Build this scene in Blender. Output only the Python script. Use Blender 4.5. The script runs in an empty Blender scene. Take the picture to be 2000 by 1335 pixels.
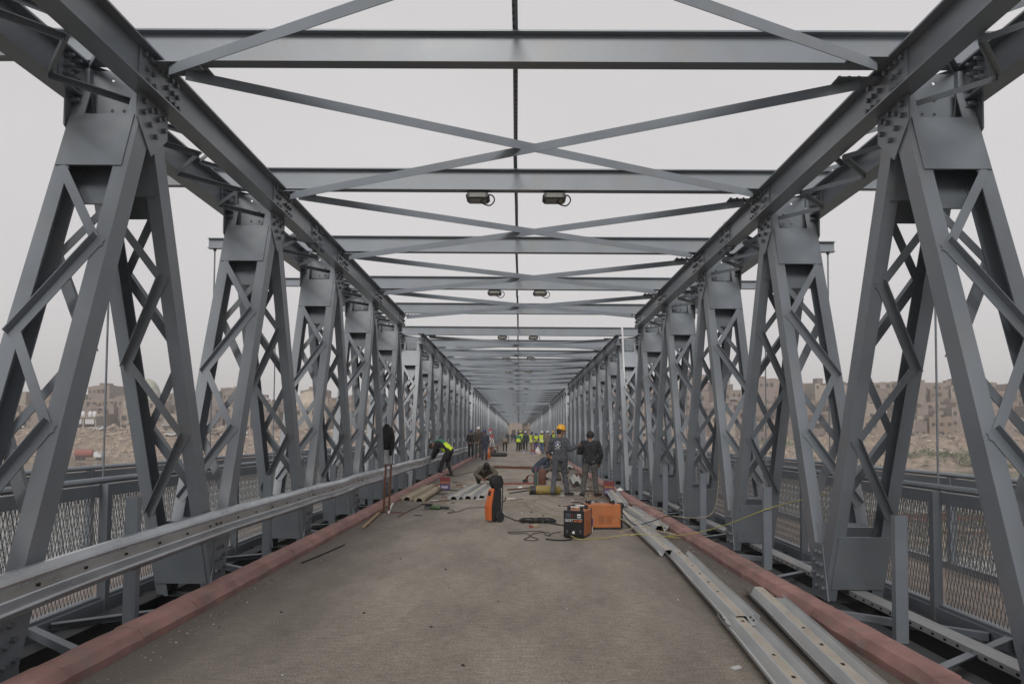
import bpy, bmesh, math, random
from mathutils import Vector, Matrix, noise
R = math.radians
random.seed(7)
scene = bpy.context.scene
col = scene.collection

# ---------------------------------------------------------------- camera
cam_d = bpy.data.cameras.new("camera")
cam = bpy.data.objects.new("camera", cam_d); col.objects.link(cam)
cam_d.lens = 28; cam_d.sensor_width = 36; cam_d.clip_end = 3000; cam_d.clip_start = 0.05
cam.location = (0, 0, 1.6)
cam.matrix_world = (Matrix.Translation((0, 0, 1.6)) @ Matrix.Rotation(R(0.52), 4, 'Z')
                    @ Matrix.Rotation(R(90 + 2.55), 4, 'X') @ Matrix.Rotation(R(0.45), 4, 'Z'))
cam_d.shift_y = 0.0548
scene.camera = cam
# ---------------------------------------------------------------- world, sun, exposure
SUN_EL, SUN_AZ = 33, 186
w = bpy.data.worlds.new("World"); scene.world = w; w.use_nodes = True
nt = w.node_tree; nt.nodes.clear()
sky = nt.nodes.new('ShaderNodeTexSky'); sky.sky_type = 'NISHITA'; sky.sun_disc = False
sky.sun_elevation = R(SUN_EL); sky.sun_rotation = R(SUN_AZ); sky.dust_density = 4; sky.air_density = 1.2
hs = nt.nodes.new('ShaderNodeHueSaturation'); hs.inputs['Saturation'].default_value = 0.12
mx = nt.nodes.new('ShaderNodeMix'); mx.data_type = 'RGBA'; mx.inputs[0].default_value = 0.88
mx.inputs[7].default_value = (5.30, 5.15, 5.20, 1)
bg = nt.nodes.new('ShaderNodeBackground'); bg.inputs[1].default_value = 0.1
ow = nt.nodes.new('ShaderNodeOutputWorld')
nt.links.new(sky.outputs[0], hs.inputs['Color']); nt.links.new(hs.outputs[0], mx.inputs[6])
cn = nt.nodes.new('ShaderNodeTexNoise'); cn.inputs['Scale'].default_value = 1.6; cn.inputs['Detail'].default_value = 4
cm = nt.nodes.new('ShaderNodeMapRange'); cm.inputs[1].default_value = .3; cm.inputs[2].default_value = .7; cm.inputs[3].default_value = .95; cm.inputs[4].default_value = 1.04
tcw = nt.nodes.new('ShaderNodeTexCoord'); mpw = nt.nodes.new('ShaderNodeMapping'); mpw.inputs['Scale'].default_value = (1, 1, 2.5)
vm = nt.nodes.new('ShaderNodeVectorMath'); vm.operation = 'SCALE'
nt.links.new(tcw.outputs['Generated'], mpw.inputs[0]); nt.links.new(mpw.outputs[0], cn.inputs['Vector']); nt.links.new(cn.outputs[0], cm.inputs[0])
nt.links.new(mx.outputs[2], vm.inputs[0]); nt.links.new(cm.outputs[0], vm.inputs['Scale']); nt.links.new(vm.outputs[0], bg.inputs[0]); nt.links.new(bg.outputs[0], ow.inputs[0])
sd = bpy.data.lights.new("sun", 'SUN'); so = bpy.data.objects.new("sun", sd); col.objects.link(so)
sd.energy = 1.7; sd.angle = R(22); sd.color = (1, .97, .93)
so.rotation_euler = (R(90 - SUN_EL), 0, R(180 - SUN_AZ))
scene.view_settings.view_transform = 'Standard'; scene.view_settings.look = 'None'
scene.view_settings.exposure = 0.40; scene.view_settings.gamma = 1
scene.cycles.max_bounces = 6; scene.cycles.diffuse_bounces = 3; scene.cycles.volume_bounces = 0

# ---------------------------------------------------------------- helpers
def F(px, py, z=0.0):            # the place on a level plane that the photograph shows at a pixel (used for laying things out)
    Y = (1.6 - z) * 1555 / (py - 846); return Vector(((px - 1017) * Y / 1555, Y, z))

def mat(name, base, rough=.6, metal=0, var=.12, scale=6, var2=None, bump=0, bscale=40, dirt=None, dirt_amt=.0, dscale=1.5, stretch=None, coat=0):
    m = bpy.data.materials.new(name); m.use_nodes = True; n = m.node_tree; N = n.nodes; L = n.links
    b = N['Principled BSDF']; b.inputs['Roughness'].default_value = rough; b.inputs['Metallic'].default_value = metal
    tc = N.new('ShaderNodeTexCoord'); src = tc.outputs['Object']
    if stretch:
        mp = N.new('ShaderNodeMapping'); mp.inputs['Scale'].default_value = stretch; L.new(src, mp.inputs[0]); src = mp.outputs[0]
    nz = N.new('ShaderNodeTexNoise'); nz.inputs['Scale'].default_value = scale; nz.inputs['Detail'].default_value = 6; L.new(src, nz.inputs['Vector'])
    cr = N.new('ShaderNodeValToRGB'); cr.color_ramp.elements[0].position = .3; cr.color_ramp.elements[1].position = .7
    c2 = var2 or tuple(min(1, c * (1 + var)) for c in base); c1 = base if var2 else tuple(c * (1 - var) for c in base)
    cr.color_ramp.elements[0].color = (*c1, 1); cr.color_ramp.elements[1].color = (*c2, 1)
    L.new(nz.outputs[0], cr.inputs[0]); out = cr.outputs[0]
    if dirt:
        nd = N.new('ShaderNodeTexNoise'); nd.inputs['Scale'].default_value = dscale; nd.inputs['Detail'].default_value = 8; nd.inputs['Roughness'].default_value = .65
        L.new(src, nd.inputs['Vector'])
        mr = N.new('ShaderNodeMapRange'); mr.inputs[1].default_value = .52; mr.inputs[2].default_value = .72; mr.inputs[4].default_value = dirt_amt
        L.new(nd.outputs[0], mr.inputs[0])
        mm = N.new('ShaderNodeMix'); mm.data_type = 'RGBA'; mm.inputs[7].default_value = (*dirt, 1)
        L.new(mr.outputs[0], mm.inputs[0]); L.new(out, mm.inputs[6]); out = mm.outputs[2]
    L.new(out, b.inputs['Base Color'])
    rr = N.new('ShaderNodeMapRange'); rr.inputs[3].default_value = max(0, rough - .1); rr.inputs[4].default_value = min(1, rough + .1)
    L.new(nz.outputs[0], rr.inputs[0]); L.new(rr.outputs[0], b.inputs['Roughness'])
    if bump:
        nb = N.new('ShaderNodeTexNoise'); nb.inputs['Scale'].default_value = bscale; nb.inputs['Detail'].default_value = 4; L.new(src, nb.inputs['Vector'])
        bp = N.new('ShaderNodeBump'); bp.inputs['Strength'].default_value = bump; bp.inputs['Distance'].default_value = .01
        L.new(nb.outputs[0], bp.inputs['Height']); L.new(bp.outputs[0], b.inputs['Normal'])
    return m

M = {}
M['steel'] = mat('grey_paint', (.186, .208, .234), .36, 0, .11, 1.6, bump=.06, bscale=14, dirt=(.20, .19, .175), dirt_amt=.5, dscale=1.7)
M['steel_dark'] = mat('bolt_shade_steel', (.13, .145, .16), .45, .0, .2, 9)  # grey paint darkened to carry the bolts' shadow; rods and fittings share it
M['under'] = mat('underdeck_shade', (.028, .031, .034), .6, 0, .2, 3)  # near-black base colour puts the shade below the deck into the beams
M['galv'] = mat('galvanised_steel', (.58, .61, .64), .30, .8, .18, 5, dirt=(.42, .36, .30), dirt_amt=.3, dscale=2.2, bump=.08, bscale=20, stretch=(1, .35, 1))
M['galv_dusty'] = mat('dusty_galvanised', (.46, .47, .47), .5, .4, .15, 4, dirt=(.46, .36, .26), dirt_amt=.8, dscale=2.0, stretch=(1.5, .3, 1))
M['ridge'] = mat('dust_on_ridge', (.42, .375, .31), .6, .2, .12, 5, dirt=(.46, .47, .47), dirt_amt=1.0, dscale=1.6, stretch=(1.5, .5, 1))
M['galv_tan'] = mat('tan_dusty_steel', (.36, .31, .22), .7, .1, .15, 6, dirt=(.30, .30, .28), dirt_amt=.7, dscale=3)
M['hole'] = mat('dark_slot', (.012, .012, .012), .9)
M['mesh'] = mat('mesh_steel', (.20, .215, .23), .5, .1, .1, 4)
M['kerb'] = mat('red_kerb_paint', (.265, .145, .130), .78, 0, .32, 3.5, bump=.4, bscale=18, dirt=(.20, .155, .135), dirt_amt=.9, dscale=4.5, stretch=(1, .6, 1))
M['walk'] = mat('walkway_concrete', (.24, .19, .16), .85, 0, .2, 2)
M['rust'] = mat('rusty_steel', (.12, .048, .026), .8, .2, .4, 20, bump=.2)
M['wood'] = mat('raw_wood', (.30, .21, .13), .8, 0, .3, 30)
M['orange'] = mat('orange_paint', (.43, .145, .05), .5, 0, .08, 8, dirt=(.30, .16, .09), dirt_amt=.5, dscale=5)
M['washer'] = mat('orange_plastic', (.55, .125, .03), .4, 0, .05, 8)
M['black'] = mat('black_plastic', (.018, .018, .02), .5, 0, .2, 8)
M['rubber'] = mat('black_rubber', (.02, .02, .021), .75, 0, .2, 12)
M['blackp'] = mat('black_panel', (.012, .012, .015), .35)
M['white'] = mat('white_paint', (.50, .50, .50), .5)
M['letter_o'] = mat('orange_letter', (.75, .2, .05), .6)
M['display'] = mat('display_face', (.06, .07, .09), .2)
M['red'] = mat('red_paint', (.40, .03, .03), .5)
M['yellow_hose'] = mat('yellow_hose', (.38, .33, .09), .6)
M['beige_hose'] = mat('beige_cord', (.42, .34, .24), .7, 0, .3, 40)
M['cyl_y'] = mat('yellow_cylinder_paint', (.27, .20, .045), .6, 0, .25, 8, dirt=(.07, .05, .03), dirt_amt=.9, dscale=7)
M['cyl_b'] = mat('brown_cylinder_paint', (.12, .05, .035), .7, 0, .3, 8)
M['cyl_g'] = mat('green_cylinder_paint', (.04, .07, .065), .6)
M['tin_r'] = mat('red_tin_print', (.16, .028, .03), .4)
M['tin_p'] = mat('purple_tin_print', (.085, .07, .16), .4)
M['tin_y'] = mat('yellow_tin_print', (.42, .25, .07), .4)
M['tin_w'] = mat('pale_tin_print', (.5, .45, .55), .4)
M['green'] = mat('green_tool', (.06, .11, .05), .5)
M['blue'] = mat('blue_label', (.03, .05, .30), .4)
M['lamp_glass'] = mat('floodlight_glass', (.16, .16, .14), .15)
M['brick_red'] = mat('brick_red', (.24, .075, .06), .8)
M['cone'] = mat('orange_cone', (.55, .15, .03), .5)
M['skin'] = mat('brown_skin', (.27, .145, .095), .55, 0, .1, 20)
M['hair'] = mat('black_hair', (.012, .011, .01), .7)
M['shoe'] = mat('black_shoe', (.025, .022, .02), .6)
M['hat_y'] = mat('yellow_helmet', (.72, .36, .02), .35)
M['hat_w'] = mat('white_helmet', (.68, .65, .62), .4)
M['hat_b'] = mat('blue_helmet', (.03, .04, .16), .4)
M['hat_yel'] = mat('lemon_helmet', (.65, .65, .04), .4)
M['hiviz'] = mat('lime_vest', (.52, .66, .03), .7)
M['hiviz_g'] = mat('green_vest', (.04, .17, .09), .8)
M['strip'] = mat('silver_strip', (.6, .6, .58), .4)
M['glove'] = mat('brown_glove', (.25, .10, .04), .8)
M['flame'] = mat('pale_bag', (.55, .42, .35), .8)
def cloth(name, c): 
    M[name] = mat('cloth_' + name, c, .85, 0, .15, 6, bump=.5, bscale=24); return name
for n_, c_ in [('grey', (.068, .073, .086)), ('grey_t', (.075, .078, .09)), ('navy', (.017, .018, .022)), ('greyt2', (.085, .083, .078)), ('olive', (.09, .08, .062)),
               ('olive_t', (.06, .055, .042)), ('blk', (.012, .011, .012)), ('dblue', (.035, .043, .065)), ('brown', (.06, .045, .04)), ('khaki', (.20, .15, .11)),
               ('jeans', (.055, .10, .16)), ('beige', (.17, .14, .12)), ('dteal', (.02, .035, .045)), ('purple', (.05, .03, .15))]: cloth(n_, c_)

def link(o, parent=None):
    col.objects.link(o)
    if parent: o.parent = parent
    return o
def tag(o, label=None, cat=None, group=None, kind=None):
    if label: o['label'] = label
    if cat: o['category'] = cat
    if group: o['group'] = group
    if kind: o['kind'] = kind
    return o
def empty(name, loc=(0, 0, 0), rz=0, label=None, cat=None, group=None):
    o = bpy.data.objects.new(name, None); o.empty_display_size = .1; link(o); o.location = loc; o.rotation_euler = (0, 0, rz)
    return tag(o, label, cat, group)
kids = {}
def kid(o, p):
    kids.setdefault(p, []).append(o); return o
def copy_tree(o, parent=None, loc=None, rz=None):
    c = o.copy(); link(c, parent)
    if loc is not None: c.location = loc
    if rz is not None: c.rotation_euler = (0, 0, rz)
    for ch in kids.get(o, []): kid(copy_tree(ch, c), c)
    return c

class MB:
    def __init__(s): s.v = []; s.f = []; s.m = []; s.cur = 0
    def quadbox(s, P):            # eight points: bottom four then top four
        b = len(s.v); s.v += [tuple(p) for p in P]
        for q in ((3, 2, 1, 0), (4, 5, 6, 7), (0, 1, 5, 4), (1, 2, 6, 5), (2, 3, 7, 6), (3, 0, 4, 7)):
            s.f.append([b + i for i in q]); s.m.append(s.cur)
        return s
    def box(s, x0, x1, y0, y1, z0, z1):
        return s.quadbox([(x0, y0, z0), (x1, y0, z0), (x1, y1, z0), (x0, y1, z0), (x0, y0, z1), (x1, y0, z1), (x1, y1, z1), (x0, y1, z1)])
    def obox(s, O, A, B, C, a, b, c):     # oriented box: origin, three axes, three ranges
        O, A, B, C = Vector(O), Vector(A), Vector(B), Vector(C); P = []
        for k in c:
            for (i, j) in ((a[0], b[0]), (a[1], b[0]), (a[1], b[1]), (a[0], b[1])): P.append(O + A * i + B * j + C * k)
        return s.quadbox(P)
    def bar(s, p, q, up, w0, w1, t0, t1):  # bar from p to q; width along side vector, thickness along up
        p, q, up = Vector(p), Vector(q), Vector(up).normalized(); d = (q - p); L = d.length; d.normalize(); sd_ = d.cross(up).normalized()
        return s.obox(p, d, sd_, up, (0, L), (w0, w1), (t0, t1))
    def poly(s, pts, ext):                # closed polygon extruded by vector
        b = len(s.v); n = len(pts); e = Vector(ext); s.v += [tuple(p) for p in pts] + [tuple(Vector(p) + e) for p in pts]
        s.f.append([b + i for i in range(n)][::-1]); s.f.append([b + n + i for i in range(n)]); s.m += [s.cur, s.cur]
        for i in range(n): s.f.append([b + i, b + (i + 1) % n, b + n + (i + 1) % n, b + n + i]); s.m.append(s.cur)
        return s
    def tube(s, pts, r, n=8, cap=True):
        pts = [Vector(p) for p in pts]; rr = r if isinstance(r, (list, tuple)) else [r] * len(pts); b = len(s.v); prev = None
        for i, p in enumerate(pts):
            d = (pts[min(i + 1, len(pts) - 1)] - pts[max(i - 1, 0)]).normalized()
            if prev is None:
                a = d.cross(Vector((0, 0, 1)))
                if a.length < .05: a = d.cross(Vector((1, 0, 0)))
            else: a = prev - d * prev.dot(d)
            a.normalize(); prev = a; c = d.cross(a)
            for k in range(n):
                t = 2 * math.pi * k / n; s.v.append(tuple(p + (a * math.cos(t) + c * math.sin(t)) * rr[i]))
        for i in range(len(pts) - 1):
            for k in range(n):
                k2 = (k + 1) % n; s.f.append([b + i * n + k, b + i * n + k2, b + (i + 1) * n + k2, b + (i + 1) * n + k]); s.m.append(s.cur)
        if cap:
            s.f.append([b + k for k in range(n)][::-1]); s.f.append([b + (len(pts) - 1) * n + k for k in range(n)]); s.m += [s.cur] * 2
        return s
    def build(s, name, mats, parent=None, smooth=False, bevel=0):
        me = bpy.data.meshes.new(name); me.from_pydata(s.v, [], s.f)
        for m_ in (mats if isinstance(mats, list) else [mats]): me.materials.append(M[m_] if isinstance(m_, str) else m_)
        me.polygons.foreach_set('material_index', s.m)
        if smooth: me.polygons.foreach_set('use_smooth', [True] * len(me.polygons))
        me.update(); o = bpy.data.objects.new(name, me); link(o, parent)
        if parent: kid(o, parent)
        if bevel:
            md = o.modifiers.new('bevel', 'BEVEL'); md.width = bevel; md.segments = 2; md.limit_method = 'ANGLE'
        if smooth and not bevel: me.shade_smooth() if hasattr(me, 'shade_smooth') else None
        return o
    def mesh_only(s, name, mats):
        o = s.build(name, mats); me = o.data; bpy.data.objects.remove(o); return me
def inst(name, me, parent, loc=(0, 0, 0)):
    o = bpy.data.objects.new(name, me); link(o, parent); o.location = loc
    if parent: kid(o, parent)
    return o
def lathe(prof, n=16, axis='z', O=(0, 0, 0)):
    m_ = MB(); O = Vector(O)
    for (r, h) in prof:
        for k in range(n):
            t = 2 * math.pi * k / n; c, s_ = r * math.cos(t), r * math.sin(t)
            p = {'z': (c, s_, h), 'y': (c, h, s_), 'x': (h, c, s_)}[axis]; m_.v.append(tuple(O + Vector(p)))
    for i in range(len(prof) - 1):
        for k in range(n):
            k2 = (k + 1) % n; m_.f.append([i * n + k, i * n + k2, (i + 1) * n + k2, (i + 1) * n + k]); m_.m.append(0)
    m_.f.append(list(range(n))[::-1]); m_.f.append([(len(prof) - 1) * n + k for k in range(n)]); m_.m += [0, 0]
    return m_
def spline(pts, n=8):
    P = [Vector(p) for p in pts]; P = [P[0]] + P + [P[-1]]; out = []
    for i in range(1, len(P) - 2):
        for k in range(n):
            t = k / n; a, b, c, d = P[i - 1:i + 3]
            out.append(.5 * ((2 * b) + (c - a) * t + (2 * a - 5 * b + 4 * c - d) * t * t + (3 * b - a - 3 * c + d) * t ** 3))
    return out + [P[-2]]
def text_mesh(body, size, name, material, parent, loc, rot, ext=.001, shear=0, align='LEFT', xs=1):
    cu = bpy.data.curves.new(name, 'FONT'); cu.body = body; cu.size = size; cu.extrude = ext; cu.shear = shear; cu.align_x = align; cu.offset = size * .015
    to = bpy.data.objects.new(name, cu); col.objects.link(to)
    dg = bpy.context.evaluated_depsgraph_get(); me = bpy.data.meshes.new_from_object(to.evaluated_get(dg)); bpy.data.objects.remove(to)
    me.materials.clear(); me.materials.append(M[material]); me.transform(Matrix.Diagonal((xs, 1, 1, 1)))
    o = bpy.data.objects.new(name, me); link(o, parent); kid(o, parent); o.location = loc; o.rotation_euler = rot
    return o
# ================================================================ the bridge spans
STEP = 3.8; XI, XO = 3.395, 4.03            # panel length; outer faces of the two leg channels
ZB, ZT = -.24, 4.66                         # working points of the diagonals
def leg_frame(typ):                         # typ -1: foot nearer than the node; +1: foot farther
    B = Vector((0, typ * STEP / 2, ZB)); T = Vector((0, 0, ZT)); d = (T - B).normalized()
    n = Vector((0, -d.z, d.y)); return B, d, n     # n points back towards the near end of the bridge
def s_of(z, d): return (z - ZB) / d.z
LACE_F = [(.80, 'o'), (1.57, 'i'), (2.33, 'o'), (3.10, 'i'), (3.80, 'o')]
def leg_parts(typ, sx):
    B, d, n = leg_frame(typ); X = Vector((sx, 0, 0)); e = .0015 * typ
    def O(x, z): return B + X * (x + e) + d * s_of(z, d)
    ch = MB()
    z0, z1 = -.2, 4.70; H = .108
    Ls = (s_of(z0, d), s_of(z1, d))
    for (xw, s_) in ((XI, 1), (XO, -1)):
        P = B + X * (xw + e)
        ch.obox(P, X * s_, n, d, (0, .012), (-H, H), Ls)
        ch.obox(P, X * s_, n, d, (.012, .128), (H - .014, H), Ls)
        ch.obox(P, X * s_, n, d, (.012, .128), (-H, -H + .014), Ls)
    bars = []
    for face in (1, -1):
        seq = LACE_F if face == 1 else [(z, 'i' if c == 'o' else 'o') for z, c in LACE_F]
        for (za, ca), (zb, cb) in zip(seq, seq[1:]):
            mb = MB(); xa = XI + .09 if ca == 'i' else XO - .09; xb = XI + .09 if cb == 'i' else XO - .09
            up = n * face; pa = O(xa, za) + up * (H + .0015); pb = O(xb, zb) + up * (H + .0015)
            dd = (pb - pa).normalized(); pa -= dd * .05; pb += dd * .05
            ang = (cb == 'i') == (face == 1)
            if ang:
                mb.bar(pa, pb, up, -.045, .045, 0, .008); sg = 1 if dd.cross(up).z > 0 else -1
                mb.bar(pa, pb, up, *((.037, .045) if sg > 0 else (-.045, -.037)), .008, .07)
            else: mb.bar(pa, pb, up, -.038, .038, .0, .009)
            bars.append(mb)
    plates = []
    for face in (1, -1):
        up = n * face
        for (a, b, nm) in (((3.84, 4.37, 'cover_plate') if face == 1 else (3.62, 4.32, 'cover_plate')), (-.04, .56, 'base_plate')):
            mb = MB(); mb.obox(B + X * e + up * (H + .0008), X, d, up, (XI + (.05 if sx > 0 else .05), XO - .012), (s_of(a, d), s_of(b, d)), (0, .014))
            plates.append((nm, mb))
    return ch, bars, plates
def merge(mbs):
    r = MB()
    for m_ in mbs:
        b = len(r.v); r.v += m_.v; r.f += [[b + i for i in f] for f in m_.f]; r.m += m_.m
    return r
LEG = {}
for typ in (-1, 1):
    for sx in (-1, 1):
        ch, bars, plates = leg_parts(typ, sx)
        LEG[typ, sx] = dict(ch=ch.mesh_only('truss_leg', 'steel'), bars=[b.mesh_only('lacing_bar', 'steel') for b in bars],
                            lace=merge(bars).mesh_only('lacing', 'steel'), plates=[(nm, p.mesh_only(nm, 'steel')) for nm, p in plates],
                            all=merge([ch] + bars + [p for _, p in plates]).mesh_only('truss_leg', 'steel'))
def bolt_mb(p, ax, r=.024, l=.034, nut=False):
    ax = Vector(ax).normalized(); a = ax.cross(Vector((0, 0, 1)));  a = a.normalized() if a.length > .01 else Vector((1, 0, 0))
    m_ = MB(); m_.tube([Vector(p) - ax * .002, Vector(p) + ax * l], r, 6)
    if nut: m_.tube([Vector(p) + ax * l, Vector(p) + ax * (l + .035)], r * .55, 6)
    return m_
BOLT = {}
for sx in (-1, 1):
    BOLT[sx] = bolt_mb((0, 0, 0), (-sx, 0, 0)).mesh_only('bolt', 'steel_dark')
    BOLT[sx, 'n'] = bolt_mb((0, 0, 0), (-sx, 0, 0), .026, .05, True).mesh_only('bolt', 'steel_dark')
def chord_gusset(sx):       # plates on the inner top chord at a node, local to the node
    m_ = MB(); pos = []
    x = 3.338
    m_.box(*sorted((sx * (x - .014), sx * x)), -.40, .42, 4.63, 4.95)
    xg = 3.379
    P = [(-.30, 4.608), (-.30, 4.36), (-.02, 4.10), (.30, 4.36), (.30, 4.608)]
    m_.poly([(sx * xg, y, z) for y, z in P], (sx * .014, 0, 0))
    for y in (-.33, -.23, -.13, -.02, .09, .20, .31):
        pos.append((sx * (x - .014), y, 4.905))
    for y in (-.28, -.16, .12, .24, .34): pos.append((sx * (x - .014), y, 4.80)); pos.append((sx * (x - .014), y + .02, 4.70))
    for y, z in ((-.2, 4.54), (-.2, 4.44), (-.08, 4.50), (-.08, 4.37), (.03, 4.54), (.03, 4.3), (.08, 4.48), (.18, 4.53), (.2, 4.42)): pos.append((sx * xg, y, z))
    return m_, pos
def foot_gusset(sx):
    m_ = MB(); x = 3.381
    m_.poly([(sx * x, y, z) for y, z in ((-.27, -.2), (-.11, .40), (.11, .40), (.22, -.2))], (sx * .012, 0, 0))
    pos = [(sx * x, y, z) for y, z in ((-.07, .3), (.06, .3), (-.1, .17), (.02, .17), (.1, .2), (-.13, .04), (0, .04), (.12, .06), (-.15, -.08), (.05, -.08))]
    return m_, pos
def outer_gusset(sx):
    m_ = MB(); x = 4.052
    m_.box(*sorted((sx * (x - .014), sx * x)), -.38, .38, 4.63, 4.95)
    m_.poly([(sx * (x - .020), y, z) for y, z in ((-.28, 4.608), (-.28, 4.30), (0, 4.12), (.28, 4.3), (.28, 4.608))], (sx * .014, 0, 0))
    pos = [(sx * (x - .014), y, z) for y in (-.3, -.18, .15, .3) for z in (4.91, 4.82, 4.74)] + [(sx * (x - .020), y, z) for y, z in ((-.2, 4.55), (-.1, 4.47), (-.2, 4.38), (.05, 4.55), (.15, 4.46), (.02, 4.34), (.2, 4.56))]
    return m_, pos
def plate_with_holes(sx):
    m_ = MB(); cols_ = [3.44, 3.59, 3.70, 3.81, 3.98]; rows = [4.47, 4.58, 4.73, 4.90]
    holes = {(1, 1), (2, 1), (1, 2), (2, 2), (1, 0), (2, 0)}
    for i in range(4):
        for j in range(3):
            x0, x1, z0, z1 = cols_[i], cols_[i + 1], rows[j], rows[j + 1]
            if (i, j) not in holes: m_.box(*sorted((sx * x0, sx * x1)), -.006, .006, z0, z1); continue
            cx, cz = (x0 + x1) / 2, (z0 + z1) / 2; r = .017; n = 8; b = len(m_.v)
            for yy in (-.006, .006):
                for k in range(n):
                    t = 2 * math.pi * k / n; c, s_ = math.cos(t), math.sin(t); q = max(abs(c), abs(s_))
                    m_.v.append((sx * (cx + (x1 - x0) / 2 * c / q), yy, cz + (z1 - z0) / 2 * s_ / q)); m_.v.append((sx * (cx + r * c), yy, cz + r * s_))
            for l in (0, 1):
                for k in range(n):
                    k2 = (k + 1) % n; o_ = b + l * 2 * n; m_.f.append([o_ + 2 * k, o_ + 2 * k2, o_ + 2 * k2 + 1, o_ + 2 * k + 1]); m_.m.append(0)
            for k in range(n):
                k2 = (k + 1) % n; m_.f.append([b + 2 * k + 1, b + 2 * k2 + 1, b + 2 * n + 2 * k2 + 1, b + 2 * n + 2 * k + 1]); m_.m.append(0)
    # end angles
    for x in (3.435, 3.94): m_.box(*sorted((sx * x, sx * (x + .045))), -.07, -.0065, 4.47, 4.90)
    return m_
NODE = {}
for sx in (-1, 1):
    for nm, fn in (('gusset_plate', chord_gusset), ('foot_gusset', foot_gusset), ('outer_gusset', outer_gusset)):
        g, pos = fn(sx); bl = BOLT[sx, 'n'] if nm == 'outer_gusset' else BOLT[sx]
        g2 = MB(); g2.v = list(g.v); g2.f = list(g.f); g2.m = list(g.m)
        for p in pos:
            g2.cur = 1; bm_ = bolt_mb(p, (-sx, 0, 0), .024, .05 if nm == 'outer_gusset' else .034, nm == 'outer_gusset'); b = len(g2.v); g2.v += bm_.v; g2.f += [[b + i for i in f] for f in bm_.f]; g2.m += [1] * len(bm_.f)
        NODE[nm, sx] = (g.mesh_only(nm, 'steel'), pos, g2.mesh_only(nm, ['steel', 'steel_dark']), bl)
    NODE['diaphragm', sx] = plate_with_holes(sx).mesh_only('diaphragm', 'steel')
def ibeam_y(m_, xc, z0, z1, y0, y1, fw=.20, tw=.012, tf=.018):
    m_.box(xc - tw / 2, xc + tw / 2, y0, y1, z0 + tf, z1 - tf)
    m_.box(xc - fw / 2, xc + fw / 2, y0, y1, z0, z0 + tf); m_.box(xc - fw / 2, xc + fw / 2, y0, y1, z1 - tf, z1)
def ibeam_x(m_, yc, z0, z1, x0, x1, fw=.15, tw=.01, tf=.015):
    m_.box(x0, x1, yc - tw / 2, yc + tw / 2, z0 + tf, z1 - tf)
    m_.box(x0, x1, yc - fw / 2, yc + fw / 2, z0, z0 + tf); m_.box(x0, x1, yc - fw / 2, yc + fw / 2, z1 - tf, z1)
NN = 8; LEN = STEP * (NN - 1)
def chord_mesh(sx, xc, z0, z1, a, b, m_='steel'):
    q = MB(); ibeam_y(q, sx * xc, z0, z1, a, b); return q.mesh_only('chord', m_)
CH = {}
for sx in (-1, 1):
    CH['top_chord', sx, 0] = chord_mesh(sx, 3.345, 4.61, 4.97, -.55, LEN + .45)
    CH['top_chord', sx, 1] = chord_mesh(sx, 4.06, 4.611, 4.968, -.55, LEN + .45)
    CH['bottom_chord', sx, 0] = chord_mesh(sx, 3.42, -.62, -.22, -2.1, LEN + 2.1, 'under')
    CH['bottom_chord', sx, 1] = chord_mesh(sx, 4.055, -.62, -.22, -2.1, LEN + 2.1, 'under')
bm_ = MB(); ibeam_x(bm_, 0, 4.972, 5.27, -4.3, 4.3); BEAM = bm_.mesh_only('cross_beam', 'steel')
EXT = {}; ROD = {}
for sx in (-1, 1):
    q = MB(); a, b = sorted((sx * 4.302, sx * 5.85)); ibeam_x(q, 0, 5.02, 5.215, a, b, .12); EXT[sx] = q.mesh_only('beam_extension', 'steel')
    q = MB(); q.tube([(sx * 5.75, .045, 5.04), (sx * 5.75, .045, -.15)], .015, 8); q.tube([(sx * 5.75, .045, 4.99), (sx * 5.75, .045, 5.02)], .03, 6); ROD[sx] = q.mesh_only('hanger_rod', 'steel_dark')
def brace(sg):
    q = MB(); z = 4.95 if sg > 0 else 4.885
    p, r = Vector((-sg * 3.15, .12, z)), Vector((sg * 3.15, STEP - .12, z))
    q.bar(p, r, (0, 0, 1), -.05, .05, 0, .008); q.bar(p, r, (0, 0, 1), *((.042, .05) if sg > 0 else (-.05, -.042)), -.09, 0)
    for e, dy in ((p, -1), (r, 1)):      # end plates with bolts
        sx = 1 if e.x > 0 else -1; a, b = sorted((e.x - sx * .24, e.x + sx * .17)); q.box(a, b, *sorted((e.y - dy * .10, e.y + dy * .07)), z + .0085, z + .018)
        for i in range(3):
            q.cur = 1; q.tube([(e.x - sx * (.02 + .09 * i), e.y, z + .0), (e.x - sx * (.02 + .09 * i), e.y, z + .05)], .016, 6); q.cur = 0
    return q.mesh_only('bracing_bar', ['steel', 'steel_dark'])
BR = {s_: brace(s_) for s_ in (-1, 1)}
def chord_lacing(sx):
    bars = []; n_ = 6; st = STEP / n_
    for lev, z in ((0, 4.603), (1, 4.955)):
        for k in range(n_):
            a = (3.46, 3.97) if (k + lev) % 2 == 0 else (3.97, 3.46); q = MB()
            p, r = (sx * a[0], k * st, z), (sx * a[1], (k + 1) * st, z)
            q.bar(p, r, (0, 0, 1), -.025, .025, -.007, 0); q.bar(p, r, (0, 0, 1), -.025, -.018, -.05, -.007); bars.append(q)
    return [b.mesh_only('chord_lacing_bar', 'steel') for b in bars], merge(bars).mesh_only('chord_lacing', 'steel')
CL = {sx: chord_lacing(sx) for sx in (-1, 1)}
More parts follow.
